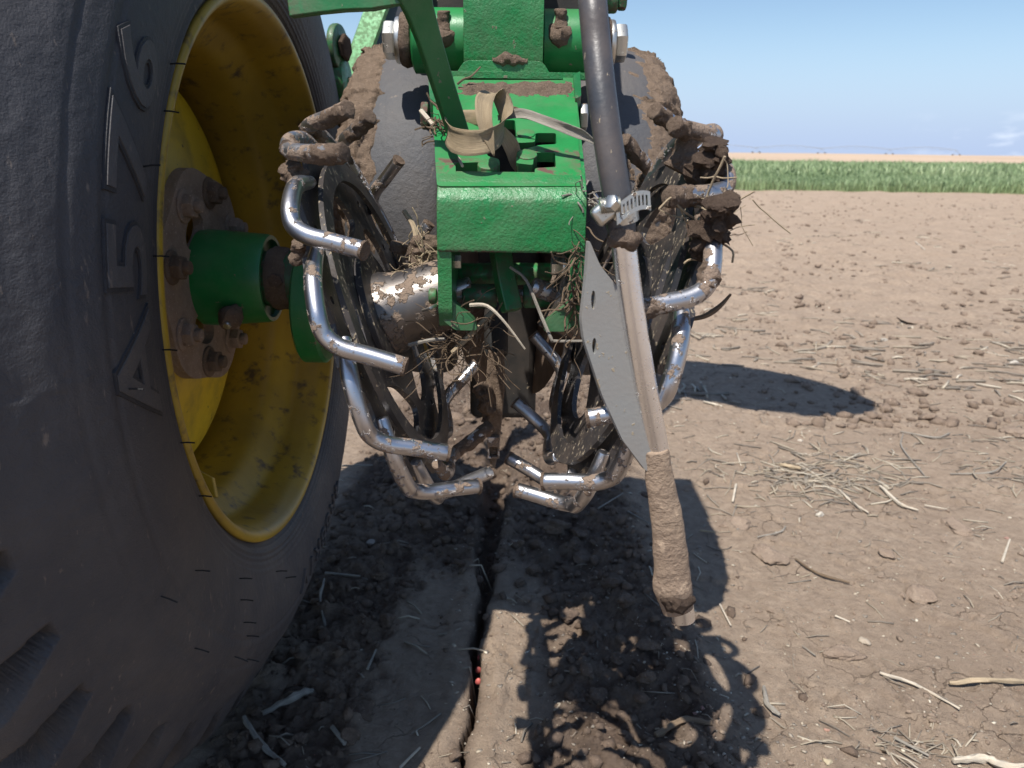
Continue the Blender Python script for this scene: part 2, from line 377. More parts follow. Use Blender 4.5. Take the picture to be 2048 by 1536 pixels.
# ------------------------------------------------------------------ ground
def furrow_x(y): return -0.052 + 0.022 * (y - 0.8) + 0.004 * np.sin(y * 23) + 0.002 * np.sin(y * 61)
def zone(x, y):
    """disturbed moist soil 0..1"""
    fx = furrow_x(y)
    wob = 0.05 * vfbm(x, y, 5, 3, 9)
    right = sstep(0.085, 0.115, x - fx + wob) * (1 - sstep(0.27, 0.36, x - fx + wob))
    left = (1 - sstep(-0.16, -0.12, x - fx + wob)) * sstep(-0.36, -0.27, x - fx + wob)
    fade = (1 - sstep(2.2, 3.2, y))
    near = np.maximum(right, left)
    mid = sstep(1.18, 1.26, y + wob * 0.6 - 0.06 * sstep(0, 0.1, x - fx)) * (1 - sstep(0.26, 0.34, np.abs(x - fx - 0.02) + wob))
    return np.maximum(near, mid) * fade
def hgt(x, y):
    h = 0.012 * vfbm(x, y, 1.6, 3, 1) + 0.004 * vfbm(x, y, 7, 3, 2)
    fx = furrow_x(y); z = zone(x, y)
    lum = vfbm(x, y, 30, 5, 3, 0.68); lum2 = np.abs(vfbm(x, y, 17, 3, 4))
    crust = vfbm(x, y, 34, 4, 5, 0.62)
    slab = (1 - z)
    h = h + z * (0.018 * lum + 0.020 * (lum2 - 0.12)) + slab * 0.0034 * crust + 0.0011 * vfbm(x, y, 120, 3, 15) * (1 - sstep(2.0, 3.0, y))
    # cracks and scabs in the crust
    cr_ = np.abs(vfbm(x, y, 9, 4, 6, 0.6)); h = h - slab * 0.005 * np.exp(-(cr_ / 0.018) ** 2) * sstep(0.0, 0.25, vfbm(x, y, 3, 2, 8))
    sc_ = vfbm(x, y, 11, 4, 11, 0.55); h = h + slab * 0.006 * sstep(0.22, 0.34, sc_)
    nearfade = (1 - sstep(1.5, 2.6, y))
    # seed furrow
    d = np.abs(x - fx + 0.003 * vfbm(x, y, 40, 3, 12)); wd = 0.0052 + 0.0015 * sstep(0.95, 1.1, y) + 0.012 * sstep(1.10, 1.28, y) + 0.01 * sstep(1.3, 1.6, y)
    wd = wd * (0.35 + 0.65 * sstep(0.76, 0.95, y))
    h = h - 0.058 * nearfade * np.exp(-(d / wd) ** 4)
    # berm lips
    h = h + 0.007 * nearfade * np.exp(-((d - 0.03) / 0.02) ** 2)
    # mound under the closing wheels and a hole
    h = h + 0.03 * np.exp(-(((x + 0.16) / 0.10) ** 2 + ((y - 1.55) / 0.10) ** 2)) - 0.05 * np.exp(-(((x + 0.075) / 0.03) ** 2 + ((y - 1.48) / 0.035) ** 2))
    h = h + 0.020 * np.exp(-(((x - 0.22) / 0.08) ** 2)) * nearfade
    # far: gentle clods and slight sag under the tyre
    return h
def mat_ground():
    m, t, b = newmat('bare_field_soil'); P = wpos(t)
    att = N(t, 'ShaderNodeAttribute'); att.attribute_name = 'moist'
    dry = mixc(t, noise_fac(t, 3.5, 6, 0.3, 0.7, P), (0.355, 0.270, 0.200), (0.445, 0.345, 0.258))
    dry = mixc(t, noise_fac(t, 55, 6, 0.35, 0.7, P), dry, (0.30, 0.226, 0.166))
    wet = mixc(t, noise_fac(t, 30, 6, 0.3, 0.7, P), (0.085, 0.060, 0.046), (0.165, 0.118, 0.088))
    mfac = math2(t, 'ADD', att.outputs['Fac'], math2(t, 'MULTIPLY', math2(t, 'SUBTRACT', noise_fac(t, 18, 5, 0.2, 0.8, P), 0.5), 0.5), True)
    col = mixc(t, mfac, dry, wet)
    wn = N(t, 'ShaderNodeTexNoise'); wn.inputs['Scale'].default_value = 40; wn.inputs['Detail'].default_value = 4; t.links.new(P, wn.inputs['Vector'])
    va = N(t, 'ShaderNodeVectorMath'); va.operation = 'MULTIPLY_ADD'; va.inputs[1].default_value = (.035, .035, .035); t.links.new(wn.outputs['Color'], va.inputs[0]); t.links.new(P, va.inputs[2])
    vc = N(t, 'ShaderNodeTexVoronoi'); vc.feature = 'DISTANCE_TO_EDGE'; vc.inputs['Scale'].default_value = 17; t.links.new(va.outputs[0], vc.inputs['Vector'])
    ck = N(t, 'ShaderNodeMapRange'); ck.inputs['From Min'].default_value = 0.022; ck.inputs['From Max'].default_value = 0.004; t.links.new(vc.outputs['Distance'], ck.inputs['Value'])
    crack = math2(t, 'MULTIPLY', math2(t, 'MULTIPLY', ck.outputs[0], noise_fac(t, 5, 4, 0.53, 0.64, P)), math2(t, 'SUBTRACT', 1.0, att.outputs['Fac'], True), True)
    col = mixc(t, math2(t, 'MULTIPLY', crack, 0.6), col, (0.10, 0.072, 0.052))
    # dark scabs, pale grit and rosy granite grains
    col = mixc(t, math2(t, 'MULTIPLY', noise_fac(t, 14, 6, 0.60, 0.70, P, 0.7), 0.5), col, (0.14, 0.10, 0.076))
    vor = N(t, 'ShaderNodeTexVoronoi'); vor.inputs['Scale'].default_value = 135; t.links.new(P, vor.inputs['Vector'])
    g = N(t, 'ShaderNodeMapRange'); g.inputs['From Min'].default_value = 0.16; g.inputs['From Max'].default_value = 0.10; t.links.new(vor.outputs['Distance'], g.inputs['Value'])
    sepc = N(t, 'ShaderNodeSeparateColor'); t.links.new(vor.outputs['Color'], sepc.inputs[0])
    sel = math2(t, 'GREATER_THAN', sepc.outputs[0], 0.84); gf = math2(t, 'MULTIPLY', g.outputs[0], sel, True)
    gc = mixc(t, math2(t, 'GREATER_THAN', sepc.outputs[1], 0.72), (0.46, 0.36, 0.27), (0.42, 0.20, 0.15))
    col = mixc(t, math2(t, 'MULTIPLY', gf, 0.8), col, gc)
    t.links.new(col, b.inputs['Base Color']); b.inputs['Roughness'].default_value = 0.95; b.inputs['Specular IOR Level'].default_value = 0.12
    p = bump(t, b, noise_fac(t, 75, 8, 0.15, 0.85, P, 0.74), 1.0, 0.008)
    p = bump(t, b, noise_fac(t, 380, 5, 0.15, 0.85, P, 0.7), 0.8, 0.0015, p)
    p = bump(t, b, math2(t, 'SUBTRACT', 1.0, crack), 1.0, 0.006, p)
    bump(t, b, gf, 0.6, 0.001, p)
    return m
soil = mat_ground()
def build_ground():
    def axis(segs):
        a = []
        for s, e, st in segs: a += list(np.arange(s, e, st))
        return np.array(a + [segs[-1][1]])
    xs = axis([(-900, -100, 100), (-100, -20, 10), (-20, -5, 1.0), (-5, -1.2, 0.12), (-1.2, -0.45, 0.012), (-0.45, 0.62, 0.0036), (0.62, 1.2, 0.006), (1.2, 2.6, 0.015), (2.6, 6, 0.06), (6, 20, 0.3), (20, 100, 5), (100, 900, 100)])
    ys = axis([(-60, -4, 4), (-4, 0.3, 0.15), (0.3, 0.66, 0.02), (0.66, 2.0, 0.0042), (2.0, 3.4, 0.010), (3.4, 7, 0.03), (7, 18, 0.12), (18, 40, 1), (40, 200, 10), (200, 1500, 130)])
    X, Y = np.meshgrid(xs, ys); n, m = X.shape
    Z = hgt(X, Y)
    far = sstep(2.5, 4.0, np.maximum(Y, np.abs(X)))
    rough = 0.034 * np.maximum(0, vfbm(X, Y, 5.5, 4, 21, 0.6)) + 0.014 * vfbm(X, Y, 14, 2, 22)
    Z = Z + far * rough * (1 - sstep(25, 60, Y))
    Z = Z * (1 - sstep(60, 120, np.maximum(Y, np.abs(X))))
    Z = Z + 0.85 * sstep(110, 330, Y)
    moist = np.clip(zone(X, Y) * (0.75 + 0.5 * vfbm(X, Y, 8, 3, 31)), 0, 1)
    moist = np.maximum(moist, np.exp(-(np.abs(X - furrow_x(Y)) / 0.012) ** 2) * (1 - sstep(1.5, 2.5, Y)) * 0.8)
    V = np.stack([X, Y, Z], -1).reshape(-1, 3).astype(np.float32)
    idx = np.arange(n * m).reshape(n, m)
    Fc = np.stack([idx[:-1, :-1], idx[:-1, 1:], idx[1:, 1:], idx[1:, :-1]], -1).reshape(-1, 4).astype(np.int32)
    me = bpy.data.meshes.new('ground'); me.vertices.add(len(V)); me.vertices.foreach_set('co', V.ravel())
    me.loops.add(Fc.size); me.loops.foreach_set('vertex_index', Fc.ravel()); me.polygons.add(len(Fc))
    me.polygons.foreach_set('loop_start', np.arange(0, Fc.size, 4, dtype=np.int32))
    me.update(calc_edges=True); me.polygons.foreach_set('use_smooth', np.ones(len(Fc), bool))
    at = me.attributes.new('moist', 'FLOAT', 'POINT'); at.data.foreach_set('value', moist.ravel().astype(np.float32))
    me.materials.append(soil); o = bpy.data.objects.new('ground', me); C.objects.link(o); return structure(o)
build_ground()
def gh(x, y): return float(hgt(np.array([x]), np.array([y]))[0])

# far stubble field beyond the crop
def flat_mat(name, a, b_, s=0.3, bs=2):
    m, t, b = newmat(name); P = wpos(t)
    t.links.new(mixc(t, noise_fac(t, s, 6, 0.3, 0.7, P), a, b_), b.inputs['Base Color']); b.inputs['Roughness'].default_value = 1
    bump(t, b, noise_fac(t, bs, 5, 0.2, 0.8, P), 0.5, 0.1); return m
def far_field():
    xs = np.linspace(-900, 900, 121); ys = np.array([68, 90, 120, 180, 250, 340, 480, 700, 1000, 1480])
    X, Y = np.meshgrid(xs, ys); Z = 0.03 + 0.10 * sstep(66, 90, Y) + 1.15 * sstep(110, 330, Y) + 0.25 * vfbm(X, Y, 0.01, 2, 3) * sstep(120, 330, Y)
    V = np.stack([X, Y, Z], -1).reshape(-1, 3); n, m = X.shape; idx = np.arange(n * m).reshape(n, m)
    Fc = np.stack([idx[:-1, :-1], idx[:-1, 1:], idx[1:, 1:], idx[1:, :-1]], -1).reshape(-1, 4).tolist()
    o = mesh_obj('far_field', (V, Fc), flat_mat('far_stubble', (0.40, 0.29, 0.20), (0.50, 0.37, 0.26), 0.02), smooth=True, auto=0); structure(o)
far_field()

# green crop
def crop():
    rs = np.random.RandomState(5)
    V = []; Fc = []; A = []
    def blades(n, y0, y1, hh, ww, pw):
        k = rs.rand(n) ** pw
        Y = y0 + (y1 - y0) * k; X = (rs.rand(n) * 1.02 - 0.04) * (Y * 0.72)+ (rs.rand(n)-.5)*1.0
        edge = vfbm(X, Y, 0.9, 3, 44) * 0.5
        ok = Y > 16.2 + edge + 0.02 * X; X, Y = X[ok], Y[ok]; n = len(X)
        dens = vfbm(X, Y, 0.35, 3, 45)
        H = hh * (0.5 + 0.7 * rs.rand(n) ** 1.5) * (0.85 + 0.8 * dens); ang = rs.rand(n) * PI; lean = (rs.rand(n, 2) - .5) * 0.55 * H[:, None]
        wx = np.cos(ang) * ww * (0.5 + rs.rand(n)); wy = np.sin(ang) * ww * (0.5 + rs.rand(n))
        tint = rs.rand(n) * 0.55 + 0.45 * (dens + 0.5)
        base = len(V) and sum(len(q) for q in V)
        p0 = np.stack([X - wx / 2, Y - wy / 2, 0 * X - 0.02], 1); p1 = np.stack([X + wx / 2, Y + wy / 2, 0 * X - 0.02], 1)
        p2 = np.stack([X + wx * .45 + lean[:, 0] * .5, Y + wy * .45 + lean[:, 1] * .5, H * .6], 1); p3 = np.stack([X - wx * .45 + lean[:, 0] * .5, Y - wy * .45 + lean[:, 1] * .5, H * .6], 1)
        p4 = np.stack([X + lean[:, 0] * 1.3, Y + lean[:, 1] * 1.3, H * (0.75 + .25 * rs.rand(n))], 1)
        v = np.stack([p0, p1, p2, p3, p4], 1).reshape(-1, 3); i = base + 5 * np.arange(n)
        V.append(v); A.append(np.repeat(tint, 5))
        Fc.append(np.concatenate([np.stack([i, i + 1, i + 2], 1), np.stack([i, i + 2, i + 3], 1), np.stack([i + 3, i + 2, i + 4], 1)]))
    blades(90000, 16, 24, 0.33, 0.016, 1.2); blades(80000, 22, 70, 0.36, 0.045, 1.3)
    Fc = np.concatenate(Fc)
    V = np.concatenate(V); A = np.concatenate(A)
    m, t, b = newmat('green_crop_leaf')
    at = N(t, 'ShaderNodeAttribute'); at.attribute_name = 'tint'
    cr = N(t, 'ShaderNodeValToRGB'); t.links.new(at.outputs['Fac'], cr.inputs[0])
    cr.color_ramp.elements[0].color = (0.15, 0.215, 0.10, 1); cr.color_ramp.elements[1].color = (0.42, 0.48, 0.26, 1)
    e = cr.color_ramp.elements.new(0.55); e.color = (0.25, 0.335, 0.155, 1)
    t.links.new(cr.outputs[0], b.inputs['Base Color']); b.inputs['Roughness'].default_value = 0.5
    try: b.inputs['Subsurface Weight'].default_value = 0.0; b.inputs['Transmission Weight'].default_value = 0.0
    except Exception: pass
    o = mesh_obj('green_crop', (V, Fc), m, smooth=False)
    a = o.data.attributes.new('tint', 'FLOAT', 'POINT'); a.data.foreach_set('value', np.clip(A, 0, 1).astype(np.float32))
    structure(o, 'stuff'); tag(o, 'strip of green young crop growing across the far side of the bare field', 'crop')
    V = [(-60, 17.2, 0.02), (120, 18.2, 0.02), (900, 72, 0.05), (-900, 72, 0.05)]
    g = mesh_obj('crop_soil', (V, [(0, 1, 2, 3)]), flat_mat('green_shaded_soil', (0.09, 0.14, 0.05), (0.14, 0.17, 0.08), 0.5), smooth=False); structure(g)
crop()

# centre pivot irrigator
def irrigator():
    D = 430.0
    T = thing('pivot_irrigator', 'long centre pivot irrigation sprinkler standing in the far field on the horizon', 'irrigator', (60, D, 0.9))
    gal = newmat('galvanised_pipe'); gal[2].inputs['Base Color'].default_value = (0.33, 0.37, 0.42, 1); gal[2].inputs['Roughness'].default_value = 0.6; gal = gal[0]
    px = [1340, 1485, 1610, 1740, 1868]
    xs = [(p - 1024) / F * D * 1.0 for p in px]
    for i in range(len(xs) - 1):
        bm = bmesh.new(); x0, x1 = xs[i], xs[i + 1]
        def top(s): return Vector((x0 + (x1 - x0) * s, D, 4.1 + 1.3 * math.sin(PI * s)))
        def low(s): return Vector((x0 + (x1 - x0) * s, D, 3.9 + 0.2 * math.sin(PI * s)))
        tube(bm, [top(k / 16) for k in range(17)], 0.15, 6, round_end=0)
        tube(bm, [low(k / 16) for k in range(17)], 0.05, 5, round_end=0)
        for k in range(1, 8): tube(bm, [top(k / 8), low(k / 8)], 0.04, 4, round_end=0)
        mesh_obj('span', bm, gal, T)
    for i, x in enumerate(xs):
        bm = bmesh.new()
        for s in (-1, 1): tube(bm, [(x, D, 4.1), (x + s * 1.9, D, 1.5)], 0.10, 5, round_end=0)
        tube(bm, [(x - 1.9, D, 1.6), (x + 1.9, D, 1.6)], 0.09, 5, round_end=0)
        tw = mesh_obj('tower', bm, gal, T)
        for s in (-1, 1):
            bm = bmesh.new(); tube(bm, [(x + s * 1.9 , D - 0.15, 1.45), (x + s * 1.9, D + 0.15, 1.45)], 0.62, 12, round_end=0.1)
            mesh_obj('wheel', bm, rubber_black, tw)
irrigator()

# ------------------------------------------------------------------ big transport wheel
K = 1.48
TC = Vector((-0.2885, 0.914, EYE - 0.149))
AX = Vector((1, 0, 0)); E1 = Vector((0, -1, 0)); E2 = Vector((0, 0, 1))     # theta 0 towards the camera, 90 up
def wheel_big():
    T = thing('transport_wheel', 'large dusty black tyre on a yellow rim standing on the soil at the left edge', 'wheel', (-0.42, 0.914, 0))
    # profile: x relative to the rim flange plane
    key = [(-0.016, 0.2945), (-0.004, 0.3005), (0.004, 0.312), (0.008, 0.3165), (0.012, 0.330), (0.017, 0.350), (0.0195, 0.375), (0.018, 0.400), (0.012, 0.425), (0.002, 0.447), (-0.012, 0.468),
           (-0.024, 0.487), (-0.034, 0.505), (-0.044, 0.522), (-0.056, 0.536), (-0.075, 0.546), (-0.105, 0.552), (-0.145, 0.554), (-0.19, 0.552), (-0.225, 0.545), (-0.245, 0.53), (-0.262, 0.50), (-0.285, 0.45), (-0.30, 0.39), (-0.295, 0.34), (-0.275, 0.296)]
    pv = smoothpath([Vector((a, b, 0)) for a, b in key], 9)
    prof = [(p.x, p.y) for p in pv]
    def disp(X, Rr, TH):
        n = len(X)
        # outward profile normal in (x, r)
        dx = np.gradient(X[:, 0]); dr = np.gradient(Rr[:, 0]); ln = np.hypot(dx, dr) + 1e-9
        nx = (dr / ln)[:, None]; nr = (-dx / ln)[:, None]
        sidewall = np.arange(n)[:, None]
        r0, x0 = Rr.copy(), X.copy()
        d = np.zeros_like(X)
        side = (x0 > -0.15)
        # fine ribs near the bead, protector ridges on the sidewall
        for rc, a, wd in ((0.3205, 0.0011, 0.0012), (0.3265, 0.0009, 0.0012), (0.333, 0.0009, 0.0012), (0.3395, 0.0008, 0.0012), (0.4155, 0.0013, 0.0011), (0.4365, -0.0011, 0.0012), (0.408, -0.001, 0.001)):
            d += side * a * 1.6 * np.exp(-((r0 - rc) / wd) ** 2)
        d += side * 0.0014 * sstep(0.4, 0.44, r0) * vfbm(TH * 6, r0 * 40, 1.5, 3, 5)
        # tread bars with curved voids that run out over the shoulder
        nl = 42
        s = np.clip((r0 - 0.475) / 0.075, 0, 1) + np.clip((-0.06 - x0) / 0.2, 0, 1) * 1.2
        ph = (-TH * nl / (2 * PI) - 0.42 * s ** 1.3 + 0.15) % 1.0
        ph = np.abs(ph - 0.5)
        halfw = 0.10 + 0.20 * sstep(0.0, 0.9, s)
        void = 1 - sstep(halfw * 0.78, halfw, ph)
        startr = 0.488 + 0.006 * vfbm(TH * 9, r0 * 0, 2, 2, 8)
        zone_ = sstep(startr, startr + 0.007, r0)
        mid = np.exp(-((x0 + 0.145) / 0.018) ** 2)
        void = np.where(x0 < -0.145, 1 - sstep(halfw * 0.62, halfw, np.abs(((-TH * nl / (2 * PI) + 0.35 * s) % 1.0) - 0.5)), void)
        d -= 0.038 * void * zone_ * (1 - 0.8 * mid)
        return X + nx * d, Rr + nr * d
    V, Fc = lathe(prof, TC, AX, E1, E2, 1500, disp)
    ty = mesh_obj('tyre', (V, Fc), rubber, T, auto=0)
    def surf(r, th, off=0.0):            # point on the outer sidewall
        pr = [(x, rr) for x, rr in prof if x > -0.06 or rr < 0.545]
        rs_ = [(abs(rr - r), x) for x, rr in prof[:150] if x > -0.08]
        x = min(rs_)[1]; return TC + AX * (x + off) + E1 * (r * math.cos(th)) + E2 * (r * math.sin(th))
    # raised lettering
    rr_tab = [(rr, x) for x, rr in prof if x > -0.06]
    rr_tab.sort()
    ra = np.array([a for a, b in rr_tab]); xa = np.array([b for a, b in rr_tab])
    def letters(txt, rmid, size, th_start, shearw, m, grow=0.0, h=0.0016):
        cu = bpy.data.curves.new('t', 'FONT'); cu.body = txt; cu.size = size; cu.extrude = h; cu.resolution_u = 4
        cu.space_character = 1.15; cu.offset = grow
        ob = bpy.data.objects.new('t', cu); C.objects.link(ob); bpy.context.view_layer.update()
        me = bpy.data.meshes.new_from_object(ob.evaluated_get(bpy.context.evaluated_depsgraph_get()))
        bpy.data.objects.remove(ob)
        bm = bmesh.new(); bm.from_mesh(me)
        bmesh.ops.triangulate(bm, faces=bm.faces)
        for _ in range(2):
            es = [e for e in bm.edges if e.calc_length() > 0.012]
            if es: bmesh.ops.subdivide_edges(bm, edges=es, cuts=1); bmesh.ops.triangulate(bm, faces=bm.faces)
        for v in bm.verts:
            x, y, z = v.co; r = rmid + (y - size * 0.35) ; th = th_start + x * shearw / rmid
            xx = float(np.interp(r, ra, xa))
            v.co = TC + AX * (xx + z) + E1 * (r * math.cos(th)) + E2 * (r * math.sin(th))
        o = mesh_obj('lettering', bm, m, ty, auto=30); return o
    letters('A576', 0.384, 0.070, R(-7), 1.75, rubber_groove_shade, 0.0026, 0.0017)  # wider dark copy, a painted shadow outline for the letters
    letters('A576', 0.384, 0.070, R(-7), 1.75, rubber_letter, 0.0009, 0.0026)
    letters('4R88R1V', 0.392, 0.040, R(-118), 1.35, rubber_letter, 0.0, 0.0032)
    # vent hairs
    for (r, th, dx, dz) in ((0.36, 22, 1, .1), (0.323, 33, 1, -.1), (0.328, 12, 1, 0), (0.322, -1, 1, 0), (0.323, -16, 1, .05), (0.40, -2, 1, .02), (0.325, -27, 1, 0), (0.385, -31, 1, 0), (0.425, -27, 1, -.4),
                           (0.352, -49, 1, .05), (0.372, -50, 1, 0), (0.392, -53, 1, 0), (0.405, -56, 1, 0), (0.43, -40, 1, -.3), (0.425, -54, 1, -.4), (0.43, -60, 1, -.2), (0.330, 40, 1, 0), (0.345, -70, 1, .1), (0.36, -75, 1, .2)):
        p = surf(r, R(th)); bm = bmesh.new()
        q = p + Vector((0.013, -0.001, dz * 0.012)); tube(bm, [p, (p + q) / 2 + Vector((0, 0, 0.0004)), q], 0.0007, 5, round_end=0)
        mesh_obj('vent_hair', bm, rubber_black, ty)
    # rim: flange, bead seat, drop well
    rk = [(-0.004, 0.3035), (0.004, 0.3065), (0.006, 0.3035), (0.0035, 0.299), (-0.004, 0.295), (-0.014, 0.291), (-0.030, 0.288), (-0.046, 0.285), (-0.060, 0.274), (-0.075, 0.262), (-0.095, 0.258), (-0.125, 0.257), (-0.150, 0.262), (-0.175, 0.262), (-0.200, 0.275), (-0.24, 0.285), (-0.262, 0.29), (-0.27, 0.303)]
    pv = smoothpath([Vector((a, b, 0)) for a, b in rk], 4)
    V, Fc = lathe([(p.x, p.y) for p in pv], TC, AX, E1, E2, 200)
    rim = mesh_obj('rim', (V, Fc), rim_shade_dirt, T, auto=0)
    md = rim.modifiers.new('s', 'SOLIDIFY'); md.thickness = 0.002
    # centre disc, dished
    dk = [(-0.150, 0.262), (-0.142, 0.250), (-0.128, 0.236), (-0.122, 0.22), (-0.118, 0.19), (-0.112, 0.15), (-0.110, 0.12), (-0.112, 0.05), (-0.112, 0.0)]
    pv = smoothpath([Vector((a, b, 0)) for a, b in dk], 4)
    V, Fc = lathe([(p.x, max(0.0005, p.y)) for p in pv], TC, AX, E1, E2, 140)
    mesh_obj('wheel_disc', (V, Fc), yellow, T, auto=0)
    # valve stem lug on the rim
    bm = bmesh.new(); a = R(-64); c = TC + AX * -0.075 + E1 * 0.245 * math.cos(a) + E2 * 0.245 * math.sin(a)
    rad = (E1 * math.cos(a) + E2 * math.sin(a)); tn = (-E1 * math.sin(a) + E2 * math.cos(a))
    prism(bm, [[(-0.03, 0), (0.03, 0), (0.024, -0.022), (0.0, -0.034), (-0.024, -0.022)]], c + rad * 0.014, AX, rad, tn, -0.004, 0.004)
    mesh_obj('valve_guard', bm, rim_shade_dirt, rim, bevel=0.001)
    # hub flange with round lobes and two windows
    HC = TC + AX * -0.088
    loop = []
    for k in range(120):
        th = 2 * PI * k / 120; rr = 0.124 + 0.005 * math.cos(6 * (th - R(15))); loop.append((rr * math.cos(th), rr * math.sin(th)))
    holes = []
    for a0 in (R(66), R(-66)):
        hl = []
        for k in range(24):
            q = 2 * PI * k / 24; rr = 0.063 + 0.017 * math.sin(q); th = a0 + 0.45 * math.cos(q); hl.append((rr * math.cos(th), rr * math.sin(th)))
        holes.append(hl)
    bm = bmesh.new(); prism(bm, [loop] + holes, HC, E1, E2, AX, 0, 0.013)
    fl = mesh_obj('hub_flange', bm, mud_flange_bounce, T, bevel=0.003)
    for k in range(8):
        th = R(15 + 45 * k); c = HC + (E1 * math.cos(th) + E2 * math.sin(th)) * 0.100
        bm = bmesh.new(); tube(bm, [c + AX * 0.012, c + AX * 0.016], 0.019, 20, round_end=0.1); tube(bm, [c + AX * 0.015, c + AX * 0.027], 0.0135, 6, round_end=0.12, lump=0.0006, lscale=150)
        tube(bm, [c + AX * 0.026, c + AX * 0.034], 0.0075, 12, round_end=0.2)
        mesh_obj('wheel_bolt', bm, mud_flange_bounce if k % 2 else mud_light, fl)
    # green hub barrel, spindle, collar
    pr = [(0.010, 0.056), (0.020, 0.0565), (0.034, 0.056), (0.065, 0.0535), (0.086, 0.052), (0.090, 0.0505), (0.090, 0.046), (0.085, 0.044), (0.082, 0.028)]
    V, Fc = lathe([(x, r) for x, r in pr], HC, AX, E1, E2, 72); hb = mesh_obj('hub', (V, Fc), green_smooth, T, auto=35)
    bm = bmesh.new(); g = HC + AX * 0.055 + E1 * 0.052 + E2 * -0.036; tube(bm, [g, g + E1 * 0.014 + E2 * -0.006], 0.0035, 10); tube(bm, [g + E1 * 0.013 + E2 * -0.006, g + E1 * 0.017 + E2 * -0.008], 0.0048, 10, round_end=.4); mesh_obj('grease_nipple', bm, zinc, hb)
    bm = bmesh.new(); tube(bm, smoothpath([g + E1 * -0.004 + Vector((-0.010, 0, 0.004)), g + E1 * 0.002, g + Vector((0.012, 0, -0.006))], 4), [0.006, 0.015, 0.006], 14, lump=0.004, lscale=90); mesh_obj('mud', bm, mud_light, hb)
    bm = bmesh.new(); tube(bm, [HC + AX * 0.080, HC + AX * 0.135], 0.034, 32); sp = mesh_obj('spindle', bm, green_dark, T)
    bm = bmesh.new(); tube(bm, [HC + AX * 0.086, HC + AX * 0.094, HC + AX * 0.104, HC + AX * 0.116], 0.0365, 28, lump=0.0022, lscale=60); mesh_obj('mud', bm, mud_light, sp)
    bm = bmesh.new(); c = HC + AX * 0.104 + E1 * 0.036 + E2 * 0.004; tube(bm, [c, c + E1 * 0.006], 0.009, 6, lump=0.0005); mesh_obj('set_screw', bm, mud, sp)
    DC = HC + AX * 0.128 + Vector((0, -0.01, -0.030))
    V, Fc = lathe([(0, 0.01), (0, 0.064), (0.003, 0.068), (0.026, 0.068), (0.029, 0.064), (0.029, 0.001)], DC, AX, E1, E2, 80); mesh_obj('end_plate', (V, Fc), green_smooth, T, auto=35)
wheel_big()

